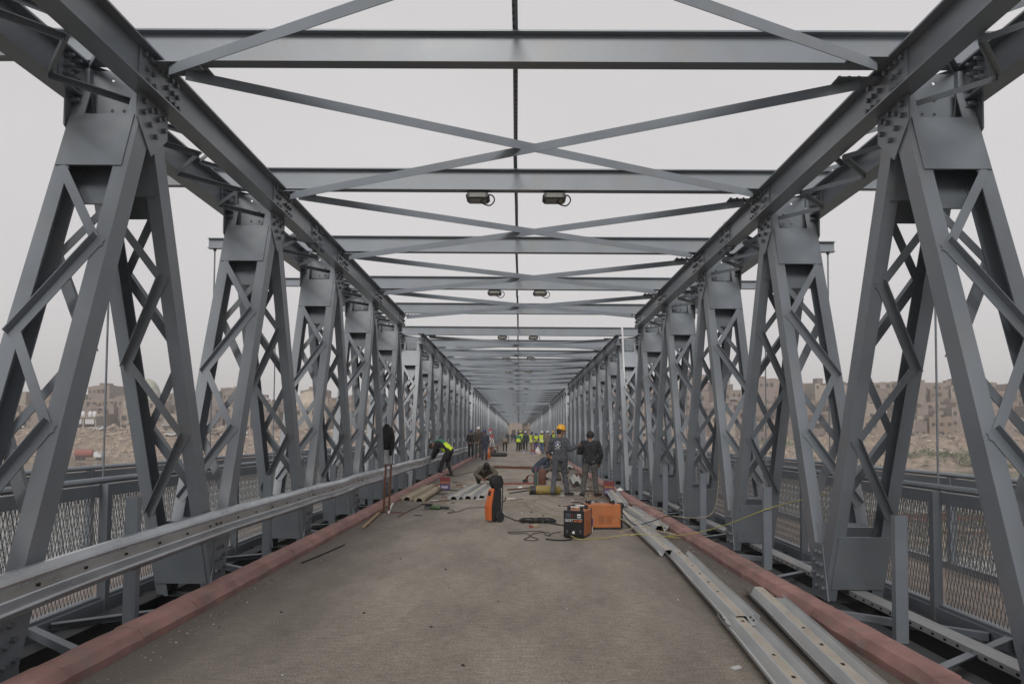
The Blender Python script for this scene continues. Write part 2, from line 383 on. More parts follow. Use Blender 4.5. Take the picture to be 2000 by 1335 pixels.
def splice(sx):
    q = MB(); q.box(*sorted((sx * 3.325, sx * 3.338)), -.28, .28, 4.64, 4.95); q.cur = 1
    for y in (-.22, -.12, .12, .22):
        for z in (4.905, 4.80, 4.69):
            b = bolt_mb((sx * 3.325, y, z), (-sx, 0, 0)); n0 = len(q.v); q.v += b.v; q.f += [[n0 + i for i in f] for f in b.f]; q.m += [1] * len(b.f)
    q.cur = 0; q.box(sx * 3.345 - .09, sx * 3.345 + .09, -.28, .28, 4.9705, 4.982); q.box(sx * 3.345 - .09, sx * 3.345 + .09, -.28, .28, 4.598, 4.6095); q.cur = 1
    for y in (-.22, -.12, .12, .22):
        for dx in (-.06, .06):
            for (za, zb) in ((4.982, 5.01), (4.57, 4.598)): q.tube([(sx * 3.345 + dx, y, za), (sx * 3.345 + dx, y, zb)], .018, 6)
    return q.mesh_only('splice_plate', ['steel', 'steel_dark'])
SP = {sx: splice(sx) for sx in (-1, 1)}
def floor_parts():
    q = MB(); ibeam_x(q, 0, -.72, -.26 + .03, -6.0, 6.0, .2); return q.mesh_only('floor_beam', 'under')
FB = floor_parts()
def side_frame(sx):           # struts in the open strip between kerb and footway, one panel
    out = []
    for (p, r) in (((2.80, .5, -.12), (4.26, 1.75, -.12)), ((4.26, 2.05, -.16), (2.80, 3.3, -.16))):
        q = MB(); p = (sx * p[0], p[1], p[2]); r = (sx * r[0], r[1], r[2])
        q.bar(p, r, (0, 0, 1), -.04, .04, -.008, 0); q.bar(p, r, (0, 0, 1), -.04, -.032, -.07, -.008); out.append(q.mesh_only('floor_strut', 'steel'))
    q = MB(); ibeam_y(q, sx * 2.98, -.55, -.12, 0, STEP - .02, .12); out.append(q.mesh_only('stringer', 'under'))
    q = MB(); q.box(*sorted((sx * 4.27, sx * 4.33)), .0, STEP - .02, -.36, -.14); out.append(q.mesh_only('stringer', 'steel'))
    return out
SF = {sx: side_frame(sx) for sx in (-1, 1)}

JOINT = ['nearest grey steel truss span, overhead and on both sides of the tools', 'second grey truss span, starting where the leaning white pipe stands on the right',
         'third grey truss span, over the group of workers in lime vests', 'fourth grey truss span, just beyond the workers in lime vests',
         'fifth grey truss span, over the men walking far off in dark coats', 'sixth grey truss span, last but two before the houses at the far bank',
         'seventh grey truss span, last but one before the houses', 'farthest grey truss span, framing the houses at the end of the bridge']
Y0S = [7.163 - 3 * STEP] + [27.3 + 31.3 * j for j in range(7)]
LAMP_NODES = []
def make_span(j):
    Y0 = Y0S[j]; root = empty('bridge_span', (0, Y0, 0), 0, JOINT[j], 'bridge span', 'steel truss spans of the bridge')
    for (nm, sx, k), me in CH.items():
        if nm == 'bottom_chord' and j > 2: continue
        inst(nm, me, root)
    for k in range(NN):
        y = k * STEP; near = (j == 0 and k >= 2 and k <= 5)
        for sx in (-1, 1):
            for typ in (-1, 1):
                L = LEG[typ, sx]
                if j >= 2: inst('truss_leg', L['all'], root, (0, y, 0)); continue
                lg = inst('truss_leg', L['ch'], root, (0, y, 0))
                for nm, me in L['plates']: inst(nm, me, lg)
                if near:
                    for b in L['bars']: inst('lacing_bar', b, lg)
                else: inst('lacing', L['lace'], lg)
            for nm in ('gusset_plate', 'outer_gusset') if j < 4 else ():
                g, pos, g2, bl = NODE[nm, sx]
                if j == 0 and k in (3, 4) :
                    go = inst(nm, g, root, (0, y, 0))
                    for p in pos: inst('bolt', bl, go, p)
                else: inst(nm, g2, root, (0, y, 0))
            if j < 2: inst('diaphragm', NODE['diaphragm', sx], root, (0, y, 0))
            if j < 3:
                g, pos, g2, bl = NODE['foot_gusset', sx]; yy = y + STEP / 2
                if j == 0 and k in (2, 3):
                    go = inst('foot_gusset', g, root, (0, yy, 0))
                    for p in pos: inst('bolt', bl, go, p)
                else: inst('foot_gusset', g2, root, (0, yy, 0))
            if j < 2 and k < NN - 1:
                if j == 0 and 1 <= k <= 4:
                    for b in CL[sx][0]: inst('chord_lacing_bar', b, root, (0, y, 0))
                else: inst('chord_lacing', CL[sx][1], root, (0, y, 0))
            if j < 2:
                for me in SF[sx]: inst(me.name.split('.')[0], me, root, (0, y + STEP / 2 - STEP, 0))
        bo = inst('cross_beam', BEAM, root, (0, y, 0))
        for sx in (-1, 1):
            if j < 4: inst('beam_extension', EXT[sx], bo); inst('hanger_rod', ROD[sx], bo)
        if k < NN - 1:
            for s_ in (-1, 1): inst('bracing_bar', BR[s_], root, (0, y, 0))
        if j < 3: inst('floor_beam', FB, root, (0, y + STEP / 2, 0))
    if j < 2:
        for sx in (-1, 1): inst('splice_plate', SP[sx], root, (0, 4.5 * STEP, 0))
    return root
spans = [make_span(j) for j in range(len(Y0S))]

# overhead perforated cable strip, hung along the middle of the bridge, in sections
q = MB(); y = -3.5; k = 0; random.seed(3)
while y < 240:
    L_ = 2.9 if y < 30 else 5.9; xa = -.07 + random.uniform(-.012, .012); xb = -.07 + random.uniform(-.012, .012); za = 5.285 + random.uniform(0, .012)
    q.bar((xa, y, za), (xb, y + L_, 5.285), (0, 0, 1), -.025, .025, 0, .004); q.bar((xa, y, za), (xb, y + L_, 5.285), (0, 0, 1), .021, .025, .004, .03)
    q.cur = 1
    if y < 25:
        for t in range(24): q.box(xa - .006, xa + .006, y + .1 + t * .115, y + .14 + t * .115, 5.279, 5.2825)
    q.cur = 0; y += L_ - .15
tag(q.build('cable_strip', ['steel', 'hole']), 'thin perforated strip running over the middle of the cross beams', 'cable strip')

# floodlights in pairs under every second cross beam
def floodlight():
    r = empty('floodlight')
    b = MB(); b.poly([(-.17, -.05, -.07), (-.13, -.05, -.108), (.13, -.05, -.108), (.17, -.05, -.07), (.13, -.05, -.02), (-.13, -.05, -.02)], (0, .30, 0)); b.build('housing', 'black', r, bevel=.012)
    g = MB(); g.box(-.12, .12, -.03, .23, -.112, -.1085); g.box(-.11, .11, -.056, -.0515, -.095, -.040); g.build('lens', 'lamp_glass', r)
    k = MB(); k.box(-.14, .14, .04, .09, -.02, .0); k.box(-.1, .1, .05, .08, -.001, .006); k.build('bracket', 'black', r)
    c = MB(); c.tube(spline([(.12, .1, -.02), (.2, .1, -.03), (.23, .1, -.1), (.17, .1, -.17), (.08, .1, -.15), (.04, .1, -.11)], 5), .01, 6); c.build('cable', 'rubber', r)
    return r
fl0 = floodlight(); order = ['second', 'fourth', 'sixth', 'eighth']; ci = 0
first = True
lampY = [(Y0S[0] + 4 * STEP, 'second'), (Y0S[0] + 6 * STEP, 'fourth'), (Y0S[1], 'sixth'), (Y0S[1] + 2 * STEP, 'eighth')] + [(Y0S[1] + 4 * STEP, None), (Y0S[1] + 6 * STEP, None)] + [(Y0S[j] + k * STEP, None) for j in (2, 3, 4) for k in (0, 2, 4, 6)]
for (y, nm) in lampY:
    for side, x in (('left', -.60), ('right', .47)):
        o = fl0 if first else copy_tree(fl0); first = False
        o.location = (x, y + .0, 4.97); o['category'] = 'floodlight'; o['group'] = 'floodlights hung in pairs under the cross beams'
        o['label'] = f'black floodlight under the {nm} cross beam from the front, {side} of the pair' if nm else 'small dark floodlight far down the row under the roof beams'
# ================================================================ deck, kerbs, footways
def asphalt():
    m = bpy.data.materials.new('dusty_asphalt'); m.use_nodes = True; n = m.node_tree; N = n.nodes; L = n.links; b = N['Principled BSDF']
    tc = N.new('ShaderNodeTexCoord')
    def nz(scale, det, st=(1, 1, 1), ro=.6):
        mp = N.new('ShaderNodeMapping'); mp.inputs['Scale'].default_value = st; L.new(tc.outputs['Object'], mp.inputs[0])
        t = N.new('ShaderNodeTexNoise'); t.inputs['Scale'].default_value = scale; t.inputs['Detail'].default_value = det; t.inputs['Roughness'].default_value = ro; L.new(mp.outputs[0], t.inputs['Vector']); return t.outputs[0]
    def ramp(src, a, b_, ca, cb):
        r = N.new('ShaderNodeValToRGB'); r.color_ramp.elements[0].position = a; r.color_ramp.elements[1].position = b_; r.color_ramp.elements[0].color = (*ca, 1); r.color_ramp.elements[1].color = (*cb, 1); L.new(src, r.inputs[0]); return r.outputs[0]
    def mixc(f, a, b_, bt='MIX'):
        x = N.new('ShaderNodeMix'); x.data_type = 'RGBA'; x.blend_type = bt
        if isinstance(f, float): x.inputs[0].default_value = f
        else: L.new(f, x.inputs[0])
        for s_, i in ((a, 6), (b_, 7)):
            if isinstance(s_, tuple): x.inputs[i].default_value = (*s_, 1)
            else: L.new(s_, x.inputs[i])
        return x.outputs[2]
    base = ramp(nz(.75, 9, (1.3, .42, 1), .68), .36, .66, (.205, .181, .155), (.350, .313, .268))
    fine = ramp(nz(70, 5, (1, 1, 1), .8), .40, .60, (.50, .50, .50), (1.35, 1.33, 1.30))
    c = mixc(1.0, base, fine, 'MULTIPLY')
    mid = ramp(nz(14, 8, (.6, 1.6, 1), .8), .36, .64, (.72, .72, .72), (1.2, 1.19, 1.17)); c = mixc(1.0, c, mid, 'MULTIPLY')
    gr = ramp(nz(26, 6, (.22, 1.5, 1), .75), .38, .62, (.88, .88, .88), (1.10, 1.095, 1.09)); c = mixc(1.0, c, gr, 'MULTIPLY')
    vo = N.new('ShaderNodeTexVoronoi'); vo.inputs['Scale'].default_value = 22; L.new(tc.outputs['Object'], vo.inputs['Vector'])
    sp = ramp(vo.outputs['Distance'], .03, .07, (.25, .25, .25), (0, 0, 0)); c = mixc(sp, c, (.42, .38, .33))
    # darker unswept margins along both kerbs (a stain on the surface)
    sx = N.new('ShaderNodeSeparateXYZ'); L.new(tc.outputs['Object'], sx.inputs[0]); ab = N.new('ShaderNodeMath'); ab.operation = 'ABSOLUTE'
    ad = N.new('ShaderNodeMath'); ad.operation = 'ADD'; ad.inputs[1].default_value = .13; L.new(sx.outputs[0], ad.inputs[0]); L.new(ad.outputs[0], ab.inputs[0])
    a2 = N.new('ShaderNodeMath'); a2.operation = 'MULTIPLY_ADD'; L.new(nz(1.6, 5, (1, .4, 1)), a2.inputs[0]); a2.inputs[1].default_value = 1.6; L.new(ab.outputs[0], a2.inputs[2])
    edge = ramp(a2.outputs[0], .50, .95, (0, 0, 0), (.62, .62, .62))
    mr = N.new('ShaderNodeMapRange'); mr.inputs[1].default_value = 2.0; mr.inputs[2].default_value = 3.3; mr.inputs[4].default_value = .80; L.new(a2.outputs[0], mr.inputs[0])
    c = mixc(mr.outputs[0], c, (.08, .068, .06))
    L.new(c, b.inputs['Base Color']); b.inputs['Roughness'].default_value = .88
    bp = N.new('ShaderNodeBump'); bp.inputs['Strength'].default_value = .55; bp.inputs['Distance'].default_value = .006; L.new(nz(60, 5, (1, 1, 1), .7), bp.inputs['Height']); L.new(bp.outputs[0], b.inputs['Normal'])
    return m
M['asphalt'] = asphalt()
XL, XR = -2.79, 2.52
q = MB(); q.box(XL - .1, XR + .1, -12, 252, -.2, 0); tag(q.build('road', 'asphalt'), kind='structure')
def kerb(side):
    q = MB(); x0 = XL if side < 0 else XR; y = -6; random.seed(11 + side)
    def prof(w=0): return [(0, -.12), (0, .055), (.045, .12), (.15, .135), (.22, .124), (.222, -.12)]
    while y < 250:
        L_ = 1.0 if y < 60 else 8
        jx = random.uniform(-.003, .003); jz = random.uniform(-.003, .003); g = .006 if y < 60 else 0
        pr = prof(); n = 4; rings = []
        st = 4 if y < 40 else 1
        for i in range(st + 1):
            yy = y + (L_ - g) * i / st
            rings.append([(x0 + side * (px + jx + (random.uniform(-.006, .006) if 0 < k < 5 else 0)), yy, pz + (jz + random.uniform(-.005, .005) if 0 < k < 5 else 0)) for k, (px, pz) in enumerate(pr)])
        b = len(q.v); m_ = len(pr)
        for r in rings: q.v += r
        for i in range(st):
            for k in range(m_ - 1):
                f = [b + i * m_ + k, b + i * m_ + k + 1, b + (i + 1) * m_ + k + 1, b + (i + 1) * m_ + k]; q.f.append(f if side > 0 else f[::-1]); q.m.append(0)
        q.f.append([b + k for k in range(m_)]); q.f.append([b + st * m_ + k for k in range(m_)][::-1]); q.m += [0, 0]
        y += L_
    return q.build('kerb', 'kerb')
for s_ in (-1, 1): tag(kerb(s_), kind='structure')
q = MB()
for sx in (-1, 1): q.box(*sorted((sx * 4.36, sx * 5.95)), -12, 250, -.26, -.20)
tag(q.build('footway', 'walk'), kind='structure')

# ---------------- footway railings
def mesh_panel(L_, z0, z1):
    q = MB(); cw, chh = .062, .20; w_ = .0042; t_ = .0022
    nx = int(L_ / cw); nz_ = int((z1 - z0) / chh)
    cw = L_ / nx; chh = (z1 - z0) / nz_
    for i in range(nx):
        for j in range(nz_):
            x0, zb = i * cw, z0 + j * chh
            c = [(0, x0 + cw / 2, zb), (0, x0 + cw, zb + chh / 2), (0, x0 + cw / 2, zb + chh), (0, x0, zb + chh / 2)]
            for a, b in ((0, 1), (1, 2), (2, 3), (3, 0)):
                tt = t_ * (1 if (a % 2) else -1); pa, pb = Vector(c[a]), Vector(c[b])
                q.bar(pa, pb, (1, 0, 0), -w_, w_, -t_, t_)
    return q.mesh_only('mesh_panel', 'mesh')
PAN = mesh_panel(3.66, -.10, .91)
def railing(sx, x, first, last, off, label):
    r = empty('footway_railing', (sx * x, 0, 0), 0, label, 'railing', 'railings along the two footways')
    ya, yb = off + first * STEP, off + last * STEP
    h = MB(); h.tube([(0, ya, 1.08), (0, 249, 1.08)], .034, 10); h.build('handrail', 'steel', r, smooth=True)
    c = MB(); c.box(-.03, .03, ya, 249, .91, 1.035); c.build('top_channel', 'steel', r)
    c = MB(); c.box(-.05, .05, ya, 249, -.22, -.11); c.build('bottom_channel', 'steel', r)
    p = MB(); p.box(-.045, .045, -.045, .045, -.55, 1.045); p.box(-.046, .046, -.046, .046, .70, .702); pm = p.mesh_only('post', 'steel')
    for k in range(first, last + 1):
        inst('post', pm, r, (-sx * .06 if x < 5 else 0, off + k * STEP, 0))
        if k < 14: inst('mesh_panel', PAN, r, (0, off + k * STEP + .07, 0))
    return r
railing(-1, 4.36, -3, 40, 8.30, 'grey mesh railing on the road side of the left footway')
railing(1, 4.36, -3, 40, 8.30, 'grey mesh railing on the road side of the right footway')
railing(-1, 5.93, -3, 40, 7.21, 'grey mesh railing on the river side of the left footway')
railing(1, 5.93, -3, 40, 7.21, 'grey mesh railing on the river side of the right footway')

# ---------------- W-section crash rail
WP = [(-.155, .078), (-.150, .055), (-.116, .008), (-.095, 0), (-.078, .006), (-.043, .074), (-.034, .08), (.034, .08), (.043, .074), (.078, .006), (.095, 0), (.116, .008), (.150, .055), (.155, .078)]
def wbeam(q, path, side, up, t=.004, dust=False):          # path: list of points; side: width axis; up: direction of the raised middle
    n = len(WP); rings = []
    for p in path:
        p = Vector(p); rings.append([tuple(p + Vector(side) * a + Vector(up) * h) for a, h in WP] + [tuple(p + Vector(side) * a + Vector(up) * (h + t)) for a, h in WP[::-1]])
    b = len(q.v); m_ = 2 * n
    for r in rings: q.v += r
    for i in range(len(path) - 1):
        for k in range(m_): q.f.append([b + i * m_ + k, b + i * m_ + (k + 1) % m_, b + (i + 1) * m_ + (k + 1) % m_, b + (i + 1) * m_ + k]); q.m.append(2 if (dust and k in (m_ - 1 - n // 2, ) ) else q.cur)
    for e in (0, len(path) - 1):
        for k in range(n - 1): q.f.append([b + e * m_ + k, b + e * m_ + k + 1, b + e * m_ + m_ - 2 - k, b + e * m_ + m_ - 1 - k]); q.m.append(q.cur)
def slots(q, p0, d, side, up, L_, ends=True):
    p0, d, side, up = Vector(p0), Vector(d).normalized(), Vector(side), Vector(up); q.cur = 1
    k = .5
    while k < L_ - .3:
        q.obox(p0 + d * k, d, side, up, (-.022, .022), (-.011, .011), (.0845, .0865)); k += .5
    if ends:
        for e in (.09, .2, L_ - .2, L_ - .09):
            for a in (-.125, .125): q.obox(p0 + d * e + side * a, d, side, up, (-.016, .016), (-.009, .009), (.024, .031))
    q.cur = 0
bar = empty('crash_barrier', (-3.27, 0, 0), 0, 'galvanised crash barrier bolted to posts along the left kerb', 'crash barrier')
random.seed(5); y = .9; xoff = 0; pz = .575
joints = [y]
while y < 52: y += 4.0; joints.append(y)
def wob(y): return .018 * math.sin(y * .55) + .012 * math.sin(y * 1.7 + 1), .012 * math.sin(y * .8 + 2) + .015 - .013 * max(0, 11 - y) - (.03 * math.exp(-((y - 14.5) / 1.2) ** 2))
for i in range(len(joints) - 1):
    a, b = joints[i] - .16, joints[i + 1] + .16; q = MB(); sh = .005 * (i % 2)
    path = []
    for k in range(9):
        yy = a + (b - a) * k / 8; dx, dz = wob(yy); path.append((dx + sh + .03, yy, .585 + dz))
    wbeam(q, path, (0, 0, 1), (-1, 0, 0))
    q.cur = 1
    for e in [a + .1, a + .22, b - .22, b - .1] + [a + .8 + .62 * t for t in range(6)]:
        dx, dz = wob(e)
        if e < a + .3 or e > b - .3:
            for zz in (-.118, .118): q.obox((dx + sh + .03 - .02, e, .585 + dz + zz), (0, 1, 0), (0, 0, 1), (1, 0, 0), (-.02, .02), (-.009, .009), (-.012, .004))
        q.obox((dx + sh + .03 - .078, e, .585 + dz), (0, 1, 0), (0, 0, 1), (1, 0, 0), (-.022, .022), (-.01, .01), (0, .004))
    q.cur = 0
    q.build('rail_beam', ['galv', 'hole'], bar)
def post_mb():
    p = MB(); p.box(-.055, .055, -.004, .004, -.3, .99); p.box(-.055, -.047, .004, .075, -.3, .99); p.box(.047, .055, .004, .075, -.3, .99); p.box(-.09, .09, -.03, .11, -.23, -.215); return p
pm = post_mb().mesh_only('post', 'steel')
for k in range(-1, 12): inst('post', pm, bar, (-.15, 7.05 + k * STEP, .02))
lab = ['right-hand guard post nearest the camera, beside the lying crash rails', 'second guard post along the right kerb, where the yellow hose passes', 'third guard post along the right kerb, beside the beige cord', 'fourth guard post along the right kerb']
for k in range(-1, 12):
    o = bpy.data.objects.new('guard_post', pm); link(o); o.location = (3.40, 7.15 + k * STEP, -.09)
    tag(o, lab[k] if 0 <= k < 4 else 'plain grey guard post farther along the right kerb, no rail on it', 'post', 'bare guard posts along the right kerb')
# second barrier farther on at the left
b2 = empty('crash_barrier', (-3.2, 0, 0), 0, 'short far length of crash barrier behind the red and white tripod', 'crash barrier')
q = MB(); wbeam(q, [(0, 62, .6), (0, 84, .6)], (0, 0, 1), (-1, 0, 0)); q.build('rail_beam', 'galv', b2)
for k in range(6): inst('post', pm, b2, (-.12, 63 + k * 4, 0))

# ---------------- crash rails lying about, open side up
def lying(label, a, b, wide=1, mt='galv_dusty', z=0.0, tilt=0, ends=True):
    a, b = Vector((a[0], a[1], z)), Vector((b[0], b[1], z)); d = (b - a); L_ = d.length
    o = MB(); wbeam(o, [(0, L_ * k / 6, .004 * math.sin(k * 1.7)) for k in range(7)], (1, 0, 0), (0, 0, 1), dust=True); slots(o, (0, 0, 0), (0, 1, 0), (1, 0, 0), (0, 0, 1), L_, ends)
    ob = o.build('lying_crash_rail', [mt, 'hole', 'galv_tan' if mt == 'galv_tan' else 'ridge']); ob.location = a; ob.rotation_euler = (0, tilt, math.atan2(-d.x, d.y))
    return tag(ob, label, 'crash rail', 'loose crash rails lying on the deck')
lying('loose galvanised rail at the bottom right of the road, nearest the middle', (1.57, 2.6), (1.86, 6.9), z=.004, ends=False)
lying('loose rail overlapping the end of the nearest one, scuffed pale side up', (1.862, 6.72), (2.07, 10.55), z=.022)
lying('loose galvanised rail beside the right kerb at the bottom corner', (1.98, 3.4), (2.42, 8.1), z=.004)
lying('loose rail running on from the scuffed one towards the orange welder', (1.99, 10.6), (2.10, 17.2), z=.004)
lying('loose rail right of the orange welder with its arched end towards us', (2.36, 13.4), (2.33, 17.4), z=.004)
lying('loose rail behind it, lying against the right kerb', (2.16, 16.9), (2.40, 20.8), z=.09)
lying('loose rail by the left kerb under the rusty stand, outer of the pair', (-2.64, 18.9), (-2.58, 23.8), mt='galv_tan')
lying('loose rail by the left kerb, inner of the pair', (-2.31, 18.6), (-2.28, 23.3), mt='galv_tan')
lying('loose rail in front of the squatting man, left of three', (-1.56, 19.2), (-1.26, 24.2), mt='galv_dusty')
lying('loose rail in front of the squatting man, rust stained middle one', (-1.23, 19.4), (-1.0, 24.2), mt='galv_dusty')
lying('loose rail in front of the squatting man, right of three', (-.90, 19.6), (-.70, 24.4), mt='galv_dusty')
lying('loose rail with its pale end showing between the two standing men', (1.76, 24.2), (1.95, 28.2), z=.10)
lying('loose rail far off against the right kerb behind the standing men', (2.3, 36), (2.36, 40), z=.05)

# galvanised cable tray between the right hand legs
q = MB(); q.box(-.09, .09, 0, 21.5, .0, .006); q.box(-.09, -.084, 0, 21.5, -.05, -.0005); q.box(.084, .09, 0, 21.5, -.05, -.0005); q.cur = 1
for k in range(100): q.box(-.0925, -.0902, .1 + k * .2, .14 + k * .2, -.035, -.015)
o = q.build('cable_tray', ['galv_dusty', 'hole']); o.location = (3.74, 3.2, -.10); tag(o, 'pale perforated cable tray laid between the right hand legs', 'cable tray')
# white pipe leaning in the second span
q = MB(); q.tube([(3.47, 26.9, 5.25), (3.68, 26.7, -.2)], .034, 10); tag(q.build('white_pipe', 'white', smooth=True), 'long white pipe leaning among the legs on the right', 'pipe')
# ================================================================ river, far bank, town
WZ = -8.0
def fbm(x, y, s, o=4, seed=0):
    return noise.fractal(Vector((x * s + seed, y * s, seed * 1.7)), 1.0, 2.1, o, noise_basis='PERLIN_ORIGINAL')
def sstep(a, b, x):
    t = max(0, min(1, (x - a) / (b - a))); return t * t * (3 - 2 * t)
def ground(x, y):
    """height of the far bank"""
    n1 = fbm(x, y, .03, 4, 3); n2 = fbm(x, y, .15, 3, 9)
    if x < 0:
        shore = 236 + 6 * fbm(x, 0, .01, 2, 5)
        h = WZ - 1.5 + 1.9 * sstep(shore - 6, shore + 2, y) + .8 * sstep(shore + 2, shore + 16, y) + 8.6 * sstep(shore + 15, shore + 36, y) + 1.5 * n1 * sstep(shore + 12, shore + 30, y)
        h += 3.0 * sstep(300, 420, y) + n2 * .6 * sstep(shore + 12, shore + 30, y) * (1 - sstep(shore + 34, shore + 44, y))
    else:
        shore = 232 + 10 * fbm(x, 0, .012, 2, 8)
        cl = 4.2 + 2.5 * fbm(x, 0, .02, 3, 2)
        h = WZ - 1.5 + 2.2 * sstep(shore - 5, shore + 2, y) + cl * sstep(shore + 3, shore + 11, y) + (10.5 - cl) * sstep(shore + 14, shore + 42, y) + 9 * sstep(shore + 44, shore + 110, y) * sstep(10, 60, x) + 1.6 * n1 * sstep(shore, shore + 30, y)
        h += n2 * .9 * sstep(shore, shore + 12, y)
    k = sstep(9, 24, abs(x)); flat = WZ - 1.5 + 8.7 * sstep(238, 247, y) - 7.6 * 0
    flat = WZ - 1.5 + 9.2 * sstep(236, 246, y)
    return h * k + flat * (1 - k)
def terrain():
    xs = [-420 + 4 * i for i in range(211)]; ys = [222 + 2 * j for j in range(60)] + [342 + 12 * j for j in range(30)]
    v = []; f = []
    for yy in ys:
        for xx in xs: v.append((xx, yy, ground(xx, yy)))
    n = len(xs)
    for j in range(len(ys) - 1):
        for i in range(n - 1): f.append([j * n + i, j * n + i + 1, (j + 1) * n + i + 1, (j + 1) * n + i])
    me = bpy.data.meshes.new('far_bank'); me.from_pydata(v, [], f); me.polygons.foreach_set('use_smooth', [True] * len(f))
    m = bpy.data.materials.new('rubble_earth'); m.use_nodes = True; N = m.node_tree.nodes; L = m.node_tree.links; b = N['Principled BSDF']; b.inputs['Roughness'].default_value = .95
    tc = N.new('ShaderNodeTexCoord')
    def nz(s, d, ro=.6):
        t = N.new('ShaderNodeTexNoise'); t.inputs['Scale'].default_value = s; t.inputs['Detail'].default_value = d; t.inputs['Roughness'].default_value = ro; L.new(tc.outputs['Object'], t.inputs['Vector']); return t.outputs[0]
    r = N.new('ShaderNodeValToRGB'); r.color_ramp.elements[0].position = .36; r.color_ramp.elements[1].position = .64; r.color_ramp.elements[0].color = (.11, .085, .065, 1); r.color_ramp.elements[1].color = (.33, .25, .19, 1); L.new(nz(.35, 10, .75), r.inputs[0])
    g = N.new('ShaderNodeMapRange'); g.inputs[1].default_value = .53; g.inputs[2].default_value = .62; L.new(nz(.035, 5), g.inputs[0])
    # green growth keeps to the low ground on the right of the bridge
    sx = N.new('ShaderNodeSeparateXYZ'); L.new(tc.outputs['Object'], sx.inputs[0])
    gx = N.new('ShaderNodeMapRange'); gx.inputs[1].default_value = 20; gx.inputs[2].default_value = 60; L.new(sx.outputs[0], gx.inputs[0])
    gz = N.new('ShaderNodeMapRange'); gz.inputs[1].default_value = 3; gz.inputs[2].default_value = -1; L.new(sx.outputs[2], gz.inputs[0])
    m1 = N.new('ShaderNodeMath'); m1.operation = 'MULTIPLY'; L.new(gx.outputs[0], m1.inputs[0]); L.new(gz.outputs[0], m1.inputs[1])
    m2 = N.new('ShaderNodeMath'); m2.operation = 'MULTIPLY'; L.new(m1.outputs[0], m2.inputs[0]); L.new(g.outputs[0], m2.inputs[1])
    mm = N.new('ShaderNodeMix'); mm.data_type = 'RGBA'; mm.inputs[7].default_value = (.055, .085, .03, 1); L.new(m2.outputs[0], mm.inputs[0]); L.new(r.outputs[0], mm.inputs[6]); L.new(mm.outputs[2], b.inputs['Base Color'])
    bp = N.new('ShaderNodeBump'); bp.inputs['Strength'].default_value = .8; bp.inputs['Distance'].default_value = .5; L.new(nz(.8, 8, .7), bp.inputs['Height']); L.new(bp.outputs[0], b.inputs['Normal'])
    me.materials.append(m); M['earth'] = m; o = bpy.data.objects.new('far_bank', me); link(o); tag(o, kind='structure')
terrain()
# water
m = bpy.data.materials.new('river_water'); m.use_nodes = True; N = m.node_tree.nodes; L = m.node_tree.links; b = N['Principled BSDF']
b.inputs['Base Color'].default_value = (.12, .125, .10, 1); b.inputs['Roughness'].default_value = .12
tx = N.new('ShaderNodeTexNoise'); tx.inputs['Scale'].default_value = .9; tx.inputs['Detail'].default_value = 4; tc = N.new('ShaderNodeTexCoord'); L.new(tc.outputs['Object'], tx.inputs[0])
bp = N.new('ShaderNodeBump'); bp.inputs['Strength'].default_value = .25; bp.inputs['Distance'].default_value = .3; L.new(tx.outputs[0], bp.inputs['Height']); L.new(bp.outputs[0], b.inputs['Normal']); M['water'] = m
q = MB(); q.v = [(-900, -400, WZ), (900, -400, WZ), (900, 260, WZ), (-900, 260, WZ)]; q.f = [[0, 1, 2, 3]]; q.m = [0]; tag(q.build('river', 'water'), kind='structure')
# low spit of earth beside the bridge on the right, with growth and rusty debris
def spit(name, cx, cy, rx, ry, h, seed):
    v = []; f = []; n = 40
    for j in range(n + 1):
        for i in range(n + 1):
            u, t = i / n * 2 - 1, j / n * 2 - 1; d = math.hypot(u, t); v.append((cx + u * rx, cy + t * ry, WZ - 1 + (1 + h) * max(0, 1 - d ** 3) + .5 * fbm(u * 9, t * 9, 1, 3, seed) * (d < 1)))
    for j in range(n):
        for i in range(n): f.append([j * (n + 1) + i, j * (n + 1) + i + 1, (j + 1) * (n + 1) + i + 1, (j + 1) * (n + 1) + i])
    me = bpy.data.meshes.new(name); me.from_pydata(v, [], f); me.materials.append(M['earth']); me.polygons.foreach_set('use_smooth', [True] * len(f)); o = bpy.data.objects.new(name, me); link(o); tag(o, kind='structure')
spit('sandbank', 62, 82, 48, 26, .8, 4)
M['rock'] = mat('broken_masonry', (.20, .155, .125), .9, 0, .45, .4, var2=(.42, .35, .29))
M['leaf'] = mat('bush_green', (.04, .065, .022), .8, 0, .5, .5, var2=(.10, .12, .04))
M['leaf_dry'] = mat('dry_scrub', (.13, .11, .06), .9, 0, .3, 1)
def scatter(name, label, cat, n, gen, mt, sz, flat=.6):
    q = MB()
    for i in range(n):
        x, y = gen(); z = ground(x, y) if y > 200 else WZ + .7; s = random.uniform(*sz) * (1 if random.random() < .9 else 1.8)
        A = Vector((random.gauss(0, 1), random.gauss(0, 1), random.gauss(0, .5))).normalized(); B = A.cross(Vector((random.gauss(0, 1), random.gauss(0, 1), 1))).normalized(); C = A.cross(B)
        q.obox((x, y, z + s * .2), A, B, C, (-s * .5, s * random.uniform(.2, .6)), (-s * random.uniform(.2, .5), s * .3), (-s * .25 * flat, s * .3 * flat))
    o = q.build(name, mt); return tag(o, label, cat, kind='stuff')
random.seed(21)
scatter('rubble', 'broken masonry rubble strewn down the slope left of the bridge', 'rubble', 8000, lambda: (-random.uniform(12, 200), random.uniform(252, 276)), 'rock', (.22, .8))
scatter('rubble', 'broken masonry rubble spilling down the bank right of the bridge', 'rubble', 6500, lambda: (random.uniform(12, 200), random.uniform(240, 285)), 'rock', (.22, .9))
